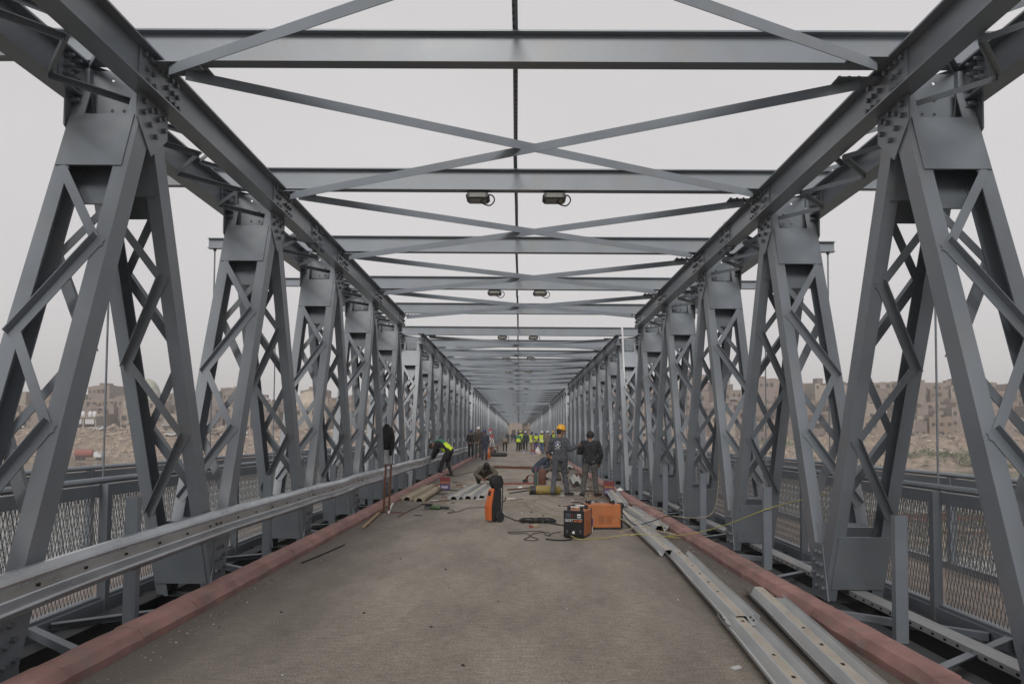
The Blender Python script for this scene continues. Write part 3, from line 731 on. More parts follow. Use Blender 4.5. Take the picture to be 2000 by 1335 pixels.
def bushes(name, label, n, gen, mt, sz):
    q = MB()
    for i in range(n):
        x, y = gen(); z0 = ground(x, y) if y > 200 else WZ + .5; s = random.uniform(*sz)
        for k in range(26):
            u = Vector((random.gauss(0, .5), random.gauss(0, .5), abs(random.gauss(0, .35)))) * s; a = Vector((random.gauss(0, 1), random.gauss(0, 1), random.gauss(0, 1))).normalized(); c = a.cross(Vector((0, 0, 1))).normalized(); l = s * random.uniform(.12, .25)
            p = Vector((x, y, z0)) + u; b = len(q.v); q.v += [tuple(p - a * l), tuple(p + c * l * .6), tuple(p + a * l), tuple(p - c * l * .6)]; q.f.append([b, b + 1, b + 2, b + 3]); q.m.append(0)
    return tag(q.build(name, mt), label, 'bushes', kind='stuff')
bushes('green_scrub', 'green scrub growing along the foot of the right bank', 380, lambda: (random.choice([random.gauss(132, 9), random.uniform(70, 190), random.gauss(176, 9)]), random.uniform(233, 247)), 'leaf', (.8, 2.0))
bushes('green_scrub', 'green scrub at the water edge below the left bank', 60, lambda: (-random.uniform(120, 170), random.uniform(236, 242)), 'leaf', (.6, 1.2))
bushes('green_scrub', 'green plants on the sandbank seen through the right mesh', 240, lambda: (random.gauss(52, 14), random.gauss(82, 9)), 'leaf', (.5, 1.3))
q = MB()
for i in range(16):
    x, y = random.gauss(50, 12), random.gauss(76, 6); a = random.uniform(-.4, .4); l = random.uniform(4, 12); z = WZ + random.uniform(.9, 2.2)
    q.bar((x, y, z), (x + l * math.cos(a), y + l * math.sin(a), z + random.uniform(-.2, .5)), (0, 0, 1), -.15, .15, 0, .25)
tag(q.build('rusty_beams', 'rust'), 'heap of rusty beams on the sandbank seen through the right mesh', 'scrap beams', kind='stuff')

scatter('rubble', 'collapsed walls and broken blocks heaped among the houses on both sides', 'rubble', 2600, lambda: (random.choice([-1, 1]) * random.uniform(14, 205), random.uniform(272, 330)), 'rock', (.5, 1.7), 1.0)
HC = [(.20, .15, .115), (.24, .185, .145), (.18, .14, .12), (.28, .235, .195), (.16, .125, .11), (.22, .175, .15)]
for i, c in enumerate(HC): M[f'house{i}'] = mat(f'house_plaster_{i}', c, .9, 0, .35, .9, dirt=(.07, .06, .052), dirt_amt=.9, dscale=.9, bump=.5, bscale=3)
M['interior'] = mat('interior_shade', (.05, .045, .04), .95)  # dark panes close the window openings in place of shaded rooms
M['concrete'] = mat('raw_concrete', (.24, .225, .21), .9, 0, .2, .6)
M['shutter'] = mat('pale_shutter', (.45, .45, .46), .6)
M['tank'] = mat('white_tank', (.55, .56, .57), .5)
def house(seed, wd, st, dp, ruin, mi):
    rd = random.Random(seed); r = bpy.data.objects.new('house', None); col.objects.link(r)
    H = 3.2; n = max(3, int(wd / 2.0)); cw = wd / n; wall = MB(); wins = []
    tops = []
    t = st * H + rd.uniform(0, .8)
    for i in range(n):
        if ruin: t = max(H * .6, min(st * H + 1.5, t + rd.uniform(-1.0, 1.0) * ruin)); tt = t - rd.uniform(0, .5) * ruin
        else: tt = st * H + .9
        tops.append(tt)
    for i in range(n):
        x0, x1 = -wd / 2 + i * cw, -wd / 2 + (i + 1) * cw
        for s_ in range(st + 1):
            z0, z1 = s_ * H - (1.5 if s_ == 0 else 0), min((s_ + 1) * H, tops[i])
            if z1 <= z0 + .1: continue
            if s_ < st and z1 > s_ * H + 2.7 and rd.random() < (.85 if not ruin else .7):
                big = rd.random() < .3; ww = cw * (.36 if big else .24); a, b_ = (x0 + x1) / 2 - ww, (x0 + x1) / 2 + ww; wz0 = s_ * H + (.1 if s_ == 0 and big else .95); wz1 = s_ * H + (2.5 if big else 2.2)
                wall.box(x0, x1, -.2, .15, z0, wz0); wall.box(x0, x1, -.2, .15, wz1, z1); wall.box(x0, a, -.2, .15, wz0, wz1); wall.box(b_, x1, -.2, .15, wz0, wz1)
                wins.append((a, b_, wz0, wz1))
            else: wall.box(x0, x1, -.2, .15, z0, z1)
    wall.box(-wd / 2, -wd / 2 + .3, .15, dp, -1.5, tops[0]); wall.box(wd / 2 - .3, wd / 2, .15, dp, -1.5, tops[-1]); wall.box(-wd / 2, wd / 2, dp - .3, dp, -1.5, sum(tops) / n - .3)
    wall.build('wall', f'house{mi}', r)
    fl = MB()
    for s_ in range(1, st + (0 if ruin > .8 else 1)):
        fl.box(-wd / 2 + .3, wd / 2 - .3, .155, dp - .3, s_ * H - .25, s_ * H - .02)
    if st > 1 and rd.random() < .6:
        k = rd.randrange(n - 1); fl.box(-wd / 2 + k * cw, -wd / 2 + (k + 2) * cw, -1.5, -.205, H - .2, H); fl.box(-wd / 2 + k * cw, -wd / 2 + (k + 2) * cw, -1.5, -1.4, H, H + .8)
    if fl.v: fl.build('floor_slab', 'concrete', r)
    for (a, b_, z0, z1) in wins:
        w_ = MB(); w_.box(a - .08, b_ + .08, -.28, -.202, z0 - .12, z0); w_.box(a, a + .06, -.1, -.04, z0, z1); w_.box(b_ - .06, b_, -.1, -.04, z0, z1)
        w_.cur = 1; w_.box(a + .06, b_ - .06, -.02 if rd.random() < .8 else -.1, .03, z0, z1)
        w_.build('window', [f'house{(mi + 3) % 6}', 'interior'], r)
    rf = MB()
    if rd.random() < .9: rf.box(wd * .2, wd * .42, dp * .1, dp * .4, st * H - .3, st * H + rd.uniform(.6, 1.8))
    if rd.random() < .6: rf.box(-wd * .25, wd * .05, dp * .3, dp * .7, st * H - .3, st * H + 2.2)
    if rf.v: rf.build('roof_room', f'house{(mi + 1) % 6}', r)
    return r
protos = []; random.seed(31)
for i in range(12):
    protos.append(house(100 + i, random.uniform(6.5, 14), random.choice([2, 3, 2, 3, 2]), random.uniform(8, 11), [0, .5, 1, .8, 1.2, .3][i % 6], i % 6))
used = [0] * len(protos); hcount = 0
LB = ['ruined tan house among the crowded houses left of the bridge', 'ruined tan house on the hillside right of the bridge']
def put(i, x, y, z, rz, side):
    global hcount
    o = protos[i]
    if used[i]: o = copy_tree(o)
    used[i] = 1; o.location = (x, y, z); o.rotation_euler = (0, 0, rz)
    o['label'] = LB[side]; o['category'] = 'house'; o['group'] = 'ruined houses on the far bank ' + ('left' if side == 0 else 'right'); hcount += 1
    return o
rows = [(-1, 283, -2), (-1, 297, 4.0), (-1, 316, 10.5), (1, 266, -3), (1, 276, -2), (1, 288, .0), (1, 302, 2.5), (1, 322, 7), (-1, 336, 14), (1, 340, 10)]
for (sd_, yy, ex) in rows:
    x = 16 + random.uniform(0, 6)
    while x < 205:
        i = random.randrange(len(protos)); wd = 12
        y = yy + random.uniform(-3, 3); X = sd_ * x
        put(i, X, y, ground(X, y) + ex * .5, random.uniform(-.35, .35), 0 if sd_ < 0 else 1); x += random.uniform(7.5, 12) if yy < 300 else random.uniform(9, 13)
# houses facing the end of the bridge
for (X, y, i, c) in ((-10, 262, 3, 0), (12, 268, 7, 1), (-3, 300, 9, 0), (5, 312, 1, 1), (-14, 285, 5, 0)):
    o = put(i, X, y, .5, random.uniform(-.1, .1), 0); o['label'] = 'weathered tan house framed by the far end of the bridge'; o['group'] = 'houses at the far end of the bridge'
# billboard at the end of the bridge (plain stand-in for its picture)
r = empty('billboard', (5.3, 256, .2), 0, 'pale framed billboard standing at the far right end of the bridge', 'billboard')
q = MB(); q.box(-1.1, 1.1, 0, .15, 1.2, 4.6); q.build('panel', mat('billboard_face', (.25, .13, .08), .5, 0, .6, 1.2, var2=(.55, .42, .30)), r)
q = MB()
for (a, b, c, d) in ((-1.25, 1.25, 4.6, 4.75), (-1.25, 1.25, 1.05, 1.2), (-1.25, -1.1, 1.2, 4.6), (1.1, 1.25, 1.2, 4.6)): q.box(a, b, -.05, .2, c, d)
for x in (-.8, .8): q.box(x - .06, x + .06, .02, .14, -.6, 1.05)
q.build('frame', 'white', r)

# domes, minaret, tanks, wrecks
M['dome_g'] = mat('faded_green_dome', (.33, .34, .28), .8, 0, .2, .5, dirt=(.16, .15, .12), dirt_amt=.8, dscale=.4)
M['dome_s'] = mat('shelled_stone_dome', (.36, .31, .25), .9, 0, .2, .4, dirt=(.15, .12, .10), dirt_amt=.9, dscale=.5, bump=.6, bscale=2)
def dome(label, X, y, z, rad, base_h, mt, hgt, bs):
    r = empty('domed_building', (X, y, z), 0, label, 'dome')
    q = MB(); q.box(-bs, bs, -bs, bs, -2, base_h); q.build('wall', 'house3', r)
    for k in (-2, -1, 0, 1, 2): w_ = MB(); w_.box(k * bs * .36 - .5, k * bs * .36 + .5, -bs - .03, -bs + .3, base_h - 2.6, base_h - 1.0); w_.build('window', 'interior', r)
    lathe([(rad * 1.02, base_h), (rad * 1.02, base_h + .8)] + [(rad * math.cos(t * math.pi / 2 / 10) * (1.02 if t < 3 else 1), base_h + .8 + hgt * math.sin(t * math.pi / 2 / 10)) for t in range(1, 10)] + [(.1, base_h + .8 + hgt)], 32).build('dome', mt, r, smooth=True)
dome('faded green onion shaped dome rising left of the bridge', -137, 292, 2.5, 4.6, 10, 'dome_g', 7.5, 6)
dome('pale shell scarred dome on a square stone block left of the bridge', -74, 283, 2.0, 6.0, 8.2, 'dome_s', 5.2, 7.2)
r = empty('minaret', (-103, 292, 2.5), 0, 'thin grey minaret standing left of the pale scarred dome', 'minaret')
lathe([(1.0, -1), (.9, 12), (1.3, 12.2), (1.3, 13), (.7, 13.1), (.65, 15.5), (.05, 17)], 14).build('shaft', 'concrete', r)
r = empty('radio_mast', (-131, 300, 3), 0, 'thin lattice radio mast beside the green dome', 'mast')
q = MB()
for k in range(3):
    t = k * 2.094; q.tube([(.5 * math.cos(t), .5 * math.sin(t), 0), (.12 * math.cos(t), .12 * math.sin(t), 26)], .05, 4)
for k in range(20):
    t = k * 2.094; z = k * 1.3; s_ = .5 - .38 * z / 26; q.tube([(s_ * math.cos(t), s_ * math.sin(t), z), (s_ * math.cos(t + 2.094), s_ * math.sin(t + 2.094), z + 1.3)], .035, 4)
q.build('lattice', 'concrete', r)
# water tanks and shopfront on the left
r = empty('shopfront', (-152, 276.5, 2.0), 0, 'low concrete shopfront with two pale shutters left of the bridge', 'shop')
q = MB(); q.box(-4.5, 4.5, 0, 5, -1.5, .2); q.box(-4.5, 4.5, -.4, 5, 3.9, 4.4); q.box(-4.5, -4.1, 0, 5, .2, 3.9); q.box(4.1, 4.5, 0, 5, .2, 3.9); q.box(-.3, .3, 0, 5, .2, 3.9); q.box(-4.1, 4.1, 4.6, 5, .2, 3.9); q.build('wall', 'house3', r)
for x in (-2.2, 2.2): q = MB(); q.box(x - 1.6, x + 1.6, .1, .2, 1.8, 3.7); q.build('shutter', 'shutter', r)
for k, x in enumerate((-2.6, -1.1, 1.4, 2.9)):
    o = lathe([(.62, 0), (.66, .1), (.66, 1.5), (.5, 1.75), (.15, 1.9), (.15, 1.98)], 14).build('water_tank', 'tank', smooth=True); o.location = (-152 + x, 278.5, 6.41)
    tag(o, 'white water tank, one of a row of four on the shopfront roof', 'water tank', 'water tanks on the shopfront roof')
def car(label, x, y, c, rz=0, z=None):
    r = empty('parked_car', (x, y, (ground(x, y) if z is None else z) + .05), rz, label, 'car', 'cars parked on top of the left bank')
    b = MB(); b.poly([(-2.15, -.85, .35), (-2.15, -.85, .85), (-1.2, -.85, .95), (-.75, -.85, 1.42), (.75, -.85, 1.42), (1.35, -.85, .95), (2.15, -.85, .8), (2.15, -.85, .35)], (0, 1.7, 0)); b.build('body', c, r, bevel=.06)
    g = MB(); g.poly([(-1.05, -.862, .98), (-.68, -.862, 1.34), (.68, -.862, 1.34), (1.15, -.862, .98)], (0, 1.724, 0)); g.build('window', 'blackp', r)
    for wx in (-1.35, 1.35):
        for wy in (-.8, .8):
            o = lathe([(.1, -.1), (.31, -.1), (.33, 0), (.31, .1), (.1, .1)], 16, 'y').build('wheel', 'rubber', r); o.location = (wx, wy, .33)
for i, (x, c, l) in enumerate(((-143.5, 'white', 'white car parked right of the shopfront with shutters'), (-172, 'white', 'white car parked at the far left top of the bank'), (-119, 'white', 'white car parked below the green dome'), (-104, 'house5', 'tan car parked below the grey minaret'), (-95, 'white', 'white car parked left of the scarred dome'))): car(l, x, 272, c, random.uniform(-.3, .3), ground(x, 272))
# rusty tank lorry by the water
tx_, ty_ = -132, 243; r = empty('tank_lorry', (tx_, ty_, ground(tx_, ty_) + .1), .15, 'red brown tank lorry on the flat ground by the water on the left', 'lorry')
lathe([(.2, -2.9), (1.1, -2.8), (1.15, -2.6), (1.15, 2.1), (1.1, 2.3), (.2, 2.4)], 18, 'x', (-.6, 0, 2.1)).build('tank', 'brick_red', r, smooth=True)
q = MB(); q.box(-3.4, 4.2, -.45, .45, .75, .95); q.build('chassis', 'rust', r)
q = MB(); q.poly([(2.1, -1, .9), (2.1, -1, 2.5), (3.2, -1, 2.6), (3.7, -1, 1.8), (4.3, -1, 1.6), (4.3, -1, .8)], (0, 2, 0)); q.build('cab', 'white', r, bevel=.06)
for wx in (-2.6, -1.3, 3.3):
    for wy in (-.9, .9): o = lathe([(.15, -.15), (.48, -.15), (.5, 0), (.48, .15), (.15, .15)], 16, 'y').build('wheel', 'rubber', r); o.location = (wx, wy, .5)
# bare tree on the right
r = empty('bare_tree', (104, 276, ground(104, 276) - .3), 0, 'leafless brown tree standing among the ruins on the right', 'tree'); random.seed(12)
tr = MB(); tr.tube([(0, 0, 0), (.2, 0, 3), (0, .2, 5.5)], [.32, .24, .16], 8); cr_ = MB()
def grow(p, d, l, r_, lv):
    e = p + d * l; cr_.tube([p, (p + e) / 2 + Vector((random.gauss(0, .08), 0, 0)), e], [r_, r_ * .8, r_ * .6], 4, False)
    if lv == 0: return
    for _ in range(3): grow(p + d * l * random.uniform(.6, 1), (d + Vector((random.gauss(0, .55), random.gauss(0, .5), random.uniform(-.05, .5)))).normalized(), l * .74, r_ * .6, lv - 1)
for _ in range(6): grow(Vector((.05, .1, random.uniform(3, 5.3))), Vector((random.gauss(0, .7), random.gauss(0, .5), .9)).normalized(), 2.3, .11, 4)
M['bark'] = mat('bark', (.085, .06, .05), .9); tr.build('trunk', 'bark', r); cr_.build('crown', 'bark', r)
# ================================================================ people
def capsule(bm_v, bm_f, p0, p1, r0, r1, n=12, flat=None):
    p0, p1 = Vector(p0), Vector(p1); d = p1 - p0; L_ = max(d.length, 1e-4); d = d / L_ if d.length > 1e-4 else Vector((0, 0, 1))
    a = d.cross(Vector((0, 1, 0))); a = d.cross(Vector((1, 0, 0))) if a.length < .1 else a; a.normalize(); c = d.cross(a)
    rings = []
    for t in (-90, -60, -30, 0): rings.append((p0 + d * r0 * math.sin(R(t)), r0 * math.cos(R(t))))
    for t in (0, 30, 60, 90): rings.append((p1 + d * r1 * math.sin(R(t)), r1 * math.cos(R(t))))
    b = len(bm_v)
    for (p, r) in rings:
        r = max(r, 1e-4)
        for k in range(n):
            u = 2 * math.pi * k / n; q = p + (a * math.cos(u) + c * math.sin(u)) * r; bm_v.append(tuple(q))
    m_ = len(rings)
    for i in range(m_ - 1):
        for k in range(n): k2 = (k + 1) % n; bm_f.append([b + i * n + k, b + i * n + k2, b + (i + 1) * n + k2, b + (i + 1) * n + k])
    bm_f.append([b + k for k in range(n)][::-1]); bm_f.append([b + (m_ - 1) * n + k for k in range(n)])
def remesh(v, f, vox, smooth=3):
    me = bpy.data.meshes.new('tmp'); me.from_pydata(v, [], f); o = bpy.data.objects.new('tmp', me); col.objects.link(o)
    md = o.modifiers.new('r', 'REMESH'); md.mode = 'VOXEL'; md.voxel_size = vox; md.use_smooth_shade = True
    if smooth: ms = o.modifiers.new('s', 'SMOOTH'); ms.factor = .5; ms.iterations = smooth
    dg = bpy.context.evaluated_depsgraph_get(); out = bpy.data.meshes.new_from_object(o.evaluated_get(dg)); bpy.data.objects.remove(o); return out
V = Vector
def stand(h=1.75, lean=0, **kw):
    """joints of a standing figure facing +Y, x to its right"""
    s = h / 1.75
    J = dict(pelvis=V((0, 0, .96)), waist=V((0, .0, 1.10)), chest=V((0, .01, 1.32)), neck=V((0, 0, 1.47)), head=V((0, .025, 1.635)),
             shR=V((.185, 0, 1.42)), shL=V((-.185, 0, 1.42)), elR=V((.25, -.03, 1.14)), elL=V((-.25, -.03, 1.14)), wrR=V((.26, .07, .90)), wrL=V((-.26, .07, .90)),
             hipR=V((.095, 0, .93)), hipL=V((-.095, 0, .93)), knR=V((.11, .03, .50)), knL=V((-.11, .03, .50)), anR=V((.12, 0, .09)), anL=V((-.12, 0, .09)))
    for k in J: J[k] = J[k] * s
    for k, v_ in kw.items(): J[k] = V(v_)
    return J
def person(label, J, loc, rz, top, legs, vox=.012, hat=None, vest=None, shoes='shoe', hair='hair', group=None, look=None, gloves=None, bulk=1.0, face=True, fists=False, mask=False, stripes=False, toes=None, name='person'):
    B = []   # bones: p0 p1 r0 r1 zone
    def b(p0, p1, r0, r1, z): B.append((V(p0), V(p1), r0, r1, z))
    up = (J['neck'] - J['pelvis']).normalized(); side = (J['shR'] - J['shL']).normalized(); fwd = up.cross(side).normalized()
    hside = (J['hipR'] - J['hipL']).normalized()
    k = bulk
    for s_ in (-1, 1):
        b(J['pelvis'] + hside * s_ * .065, J['waist'] + side * s_ * .055, .115 * k, .105 * k, 'legs' if s_ == 9 else 'hip')
        b(J['waist'] + side * s_ * .055, J['chest'] + side * s_ * .075, .108 * k, .118 * k, 'torso')
        b(J['chest'] + side * s_ * .075, J['neck'] + side * s_ * .07 - up * .075, .115 * k, .07, 'torso')
    b(J['shL'], J['shR'], .07, .07, 'torso')
    b(J['neck'] - up * .07, J['neck'] + (J['head'] - J['neck']) * .45, .062, .054, 'skin')
    hd = (J['head'] - J['neck']).normalized(); lk = V(look) if look else fwd; lk = (lk - hd * lk.dot(hd)).normalized(); hs_ = lk.cross(hd)
    Hc = J['head']
    b(Hc + hd * .035 - lk * .012, Hc - lk * .02 - hd * .005, .088, .088, 'head'); b(Hc + hd * .03 + lk * .012, Hc + lk * .03 - hd * .05, .078, .062, 'head')
    b(Hc - hd * .085 + lk * .05, Hc - hd * .07 + lk * .02, .038, .05, 'head'); b(Hc + lk * .098 - hd * .002, Hc + lk * .112 - hd * .03, .010, .016, 'head')
    for s_ in (-1, 1): b(Hc + hs_ * s_ * .086 + hd * .015 - lk * .01, Hc + hs_ * s_ * .086 - hd * .025 - lk * .005, .016, .012, 'head')
    for s_ in 'RL':
        b(J['sh' + s_], J['el' + s_], .064 * k, .048, 'arm'); b(J['el' + s_], J['wr' + s_], .047, .036, 'arm')
        d = (J['wr' + s_] - J['el' + s_]).normalized(); w_ = J['wr' + s_]; b(w_ + d * .0, w_ + d * .03, .027, .03, 'hand')
        pn = J.get('palm' + s_); pn = V(pn).normalized() if pn is not None else (fwd if abs(d.dot(fwd)) < .9 else up)
        wd = d.cross(pn).normalized(); tip = d * .09
        b(w_ + d * .03 - wd * .022, w_ + d * .085 - wd * .026, .020, .017, 'hand'); b(w_ + d * .03 + wd * .022, w_ + d * .085 + wd * .026, .020, .017, 'hand')
        b(w_ + d * .04, w_ + d * .09, .018, .017, 'hand')
        cl = 1.25 if fists else .55
        for i_, ln in enumerate((.072, .080, .074, .058)):
            o_ = w_ + d * .092 + wd * (-.033 + .022 * i_); d1 = (d * math.cos(cl * .5) + pn * math.sin(cl * .5)); d2 = (d * math.cos(cl * 1.5) + pn * math.sin(cl * 1.5))
            m1 = o_ + d1 * ln * .5; b(o_, m1, .0095, .009, 'hand'); b(m1, m1 + d2 * ln * .5, .009, .0078, 'hand')
        o_ = w_ + d * .035 - wd * .035; m1 = o_ + (d * .7 - wd * .55 + pn * .3).normalized() * .042; b(o_, m1, .0125, .0105, 'hand'); b(m1, m1 + (d * .8 + pn * .4).normalized() * .032, .0105, .009, 'hand')
        b(J['hip' + s_], J['kn' + s_], .092 * k, .062, 'legs'); b(J['kn' + s_], J['an' + s_], .064, .05, 'legs')
        b(J['pelvis'], J['hip' + s_], .11, .10, 'hip')
        td = V(toes[s_]) if toes else V((0, 1, 0)); td = td.normalized(); a_ = J['an' + s_]; vd = V((0, 0, -1)) if not toes or abs(td.z) < .5 else V((0, 1, 0))
        b(a_ + vd * .045 - td * .05, a_ + vd * .05 + td * .13, .038, .033, 'shoe'); b(a_, a_ + vd * .03 + td * .03, .045, .043, 'shoe')
        b(a_ + vd * .05 + td * .06, a_ + vd * .055 + td * .16, .040, .034, 'shoe')
    v_, f_ = [], []
    for (p0, p1, r0, r1, z) in B: capsule(v_, f_, p0, p1, r0, r1, 14 if vox < .013 else 8)
    me = remesh(v_, f_, vox, 2 if vox < .013 else 1)
    nz_ = len(me.polygons); zones = []
    P0 = [x[0] for x in B]; D = [x[1] - x[0] for x in B]; DL = [max(d.length_squared, 1e-9) for d in D]
    import numpy as np
    C = np.zeros(nz_ * 3); me.polygons.foreach_get('center', C); C = C.reshape(-1, 3); best = np.full(nz_, 1e9); idx = np.zeros(nz_, int)
    for i in range(len(B)):
        p = np.array(P0[i]); d = np.array(D[i]); t = np.clip(((C - p) @ d) / DL[i], 0, 1); dist = np.linalg.norm(C - p - t[:, None] * d, axis=1) - (B[i][2] + (B[i][3] - B[i][2]) * t)
        m_ = dist < best; best[m_] = dist[m_]; idx[m_] = i
    zn = np.array([B[i][4] for i in idx])
    root = empty(name, loc, rz, label, 'person', group)
    slot = {'skin': 0, 'head': 0, 'hand': 1, 'arm': 2, 'torso': 2, 'hip': 3, 'legs': 3, 'shoe': 4}
    for m_ in ('skin', gloves or 'skin', top, legs, shoes): me.materials.append(M[m_])
    zl = np.array([slot[z] for z in zn]); me.polygons.foreach_set('material_index', zl); me.polygons.foreach_set('use_smooth', [True] * nz_)
    body = bpy.data.objects.new('body', me); link(body, root); kid(body, root)
    nv = len(me.vertices); VC = np.zeros(nv * 3); me.vertices.foreach_get('co', VC); VC = VC.reshape(-1, 3); VN = np.zeros(nv * 3); me.vertices.foreach_get('normal', VN); VN = VN.reshape(-1, 3)
    loops = np.zeros(len(me.loops), int); me.loops.foreach_get('vertex_index', loops); ls = np.zeros(nz_, int); lt = np.zeros(nz_, int); me.polygons.foreach_get('loop_start', ls); me.polygons.foreach_get('loop_total', lt)
    def shell(nm, mask, off, mt, fold=0, seed=0, mats=None, mi=None):
        ids = np.nonzero(mask)[0]
        if len(ids) == 0: return
        remap = {}; vs = []; fs = []; 
        for f in ids:
            ff = []
            for v in loops[ls[f]:ls[f] + lt[f]]:
                if v not in remap:
                    remap[v] = len(vs); o_ = off
                    if fold:
                        c = VC[v]; o_ += fold * (noise.noise(V((c[0] * 9 + seed, c[1] * 9, c[2] * 14))) + .6 * noise.noise(V((c[0] * 24, c[1] * 24 + seed, c[2] * 17))))
                    vs.append(tuple(VC[v] + VN[v] * o_))
                ff.append(remap[v])
            fs.append(ff)
        m2 = bpy.data.meshes.new(nm); m2.from_pydata(vs, [], fs)
        for x in (mats or [mt]): m2.materials.append(M[x])
        if mi is not None: m2.polygons.foreach_set('material_index', mi[ids])
        m2.polygons.foreach_set('use_smooth', [True] * len(fs)); o = bpy.data.objects.new(nm, m2); link(o, root); kid(o, root); return o
    # jacket overlaps the hips a little
    upv = np.array(up); rel = (C - np.array(J['pelvis'])) @ upv
    jm = np.isin(zn, ['arm', 'torso']) | ((zn == 'hip') & (rel > -.10)) | ((zn == 'legs') & (rel > -.06))
    sm = .010 if vox < .013 else .012
    shell('jacket', jm, sm + .008, top, fold=.012 if vox < .013 else 0, seed=len(label))
    shell('trousers', np.isin(zn, ['hip', 'legs']), sm, legs, fold=.014 if vox < .013 else 0, seed=len(label) + 5)
    if vest:
        vm = (np.isin(zn, ['torso']) | ((zn == 'hip') & (rel > -.06))) & (np.abs((C - np.array(J['chest'])) @ np.array(side)) < .185)
        h_ = rel; L_ = (J['neck'] - J['pelvis']).length
        mi = np.where(h_ < L_ * .48, 0, 1) if len(vest) > 1 else np.zeros(nz_, int)
        mi = np.where((np.abs(h_ - L_ * .30) < .022) | (np.abs(h_ - L_ * .12) < .022), len(vest), mi) if stripes else mi
        shell('vest', vm, sm + .022, None, mats=list(vest) + ['strip'], mi=mi)
    hc = C - np.array(Hc); hu = hc @ np.array(hd); hf = hc @ np.array(lk)
    if hair: shell('hair', (zn == 'head') & ((hu > .045) | ((hf < -.01) & (hu > -.06))) & (hf < .075), .005, hair, fold=.004)
    if face and vox < .02:
        for s_ in (-1, 1):
            e = MB(); capsule(e.v, e.f, Hc + lk * .088 + hs_ * s_ * .032 + hd * .012, Hc + lk * .09 + hs_ * s_ * .034 + hd * .012, .009, .009, 8); e.m = [0] * len(e.f); e.build('eye', 'rubber', root)
        e = MB(); e.bar(Hc + lk * .098 - hs_ * .022 - hd * .058, Hc + lk * .098 + hs_ * .022 - hd * .058, hd, -.006, .006, -.003, .003); e.build('mouth', 'brick_red', root)
    if hat:
        q = MB(); n = 20; prof = [(1.28, .00), (1.30, .008), (1.06, .012), (1.05, .03), (1.0, .065), (.86, .10), (.62, .128), (.32, .142), (.02, .146)]
        for (rr, h) in prof:
            for k_ in range(n):
                t = 2 * math.pi * k_ / n; br = 1.0 + (.14 * max(0, math.cos(t)) ** 2 if rr > 1.2 else 0) - (.10 if rr > 1.2 and math.cos(t) < .2 else 0)
                p = Hc + hd * (.045 + h) + lk * (math.cos(t) * .112 * rr * br) + hs_ * (math.sin(t) * .098 * rr * (br if rr > 1.2 else 1)) - lk * .005; q.v.append(tuple(p))
        for i in range(len(prof) - 1):
            for k_ in range(n): k2 = (k_ + 1) % n; q.f.append([i * n + k_, i * n + k2, (i + 1) * n + k2, (i + 1) * n + k_]); q.m.append(0)
        q.f.append([k_ for k_ in range(n)][::-1]); q.f.append([(len(prof) - 1) * n + k_ for k_ in range(n)]); q.m += [0, 0]
        q.bar(Hc + hd * .185 - lk * .09 , Hc + hd * .185 + lk * .09, hd, -.012, .012, -.02, .006)
        q.build('hard_hat', hat, root, smooth=True)
    if mask:
        q = MB(); n = 12
        for j in range(7):
            for k_ in range(n + 1):
                t = R(-80 + 160 * k_ / n); h = .09 - .042 * j; rr = .125 + .012 * math.sin(j / 6 * math.pi)
                q.v.append(tuple(Hc + hd * h + (lk * math.cos(t) * rr * 1.1 + hs_ * math.sin(t) * rr * .85)))
        for j in range(6):
            for k_ in range(n): a_ = j * (n + 1) + k_; q.f.append([a_, a_ + 1, a_ + n + 2, a_ + n + 1]); q.m.append(0)
        q.cur = 1; q.bar(Hc + lk * .142 - hs_ * .05 + hd * .02, Hc + lk * .142 + hs_ * .05 + hd * .02, hd, -.004, .006, -.02, .025)
        q.build('welding_mask', ['black', 'lamp_glass'], root, smooth=False)
    return root
# --- the two standing men on the right
J = stand(1.76, pelvis=(0, 0, .97), neck=(-.02, .02, 1.50), head=(.015, .045, 1.66), chest=(-.01, .01, 1.33), shR=(.13, .05, 1.44), shL=(-.19, -.06, 1.43), elR=(.245, -.02, 1.20), wrR=(.47, .02, 1.30),
          elL=(-.27, .02, 1.20), wrL=(-.12, .22, 1.16), hipR=(.09, .02, .94), hipL=(-.10, -.02, .94), knR=(.13, .12, .52), anR=(.20, .10, .10), knL=(-.14, -.02, .51), anL=(-.20, -.22, .12), palmR=(-.1, .2, 1))
p1 = person('man in a yellow helmet and grey overalls seen from behind, his fist on his companion', J, (1.07, 20.75, 0), 0, 'grey', 'grey_t', .0085, hat='hat_y', look=(1, .25, -.05), gloves='glove', bulk=1.12, fists=True, toes={'R': (.9, .4, 0), 'L': (-.15, 1, 0)})
# printed emblem on his back
def emblem(root):
    q = MB(); n = 24; c = V((-.07, -.1735, 1.335)); U, W_ = V((.985, -.17, 0)).normalized(), V((0, 0, 1)); Nn = U.cross(W_)
    def ring(r0, r1, a0=0, a1=360, mt=0):
        q.cur = mt; k = int((a1 - a0) / 12)
        for i in range(k):
            P = []
            for (r, t) in ((r0, i), (r1, i), (r1, i + 1), (r0, i + 1)):
                an = R(a0 + (a1 - a0) * t / k); P.append(c + U * r * math.cos(an) + W_ * r * math.sin(an))
            q.poly(P, Nn * .004)
    ring(.065, .078, 20, 160); ring(.065, .078, 200, 255); ring(.065, .078, 290, 350); ring(.02, .05, 30, 230, 1)
    q.cur = 0; q.poly([c + U * -.035 + W_ * -.03, c + U * .04 + W_ * -.02, c + U * .0 + W_ * .05], Nn * .005)
    q.poly([c + U * -.01 + W_ * -.06, c + U * .05 + W_ * -.04, c + U * .012 + W_ * -.095], Nn * .005)
    for k in range(5): q.box(-.13 + k * .026, -.113 + k * .026, -.182, -.178, 1.215, 1.232)
    return q.build('emblem', ['strip', 'blue'], root)
emblem(p1)
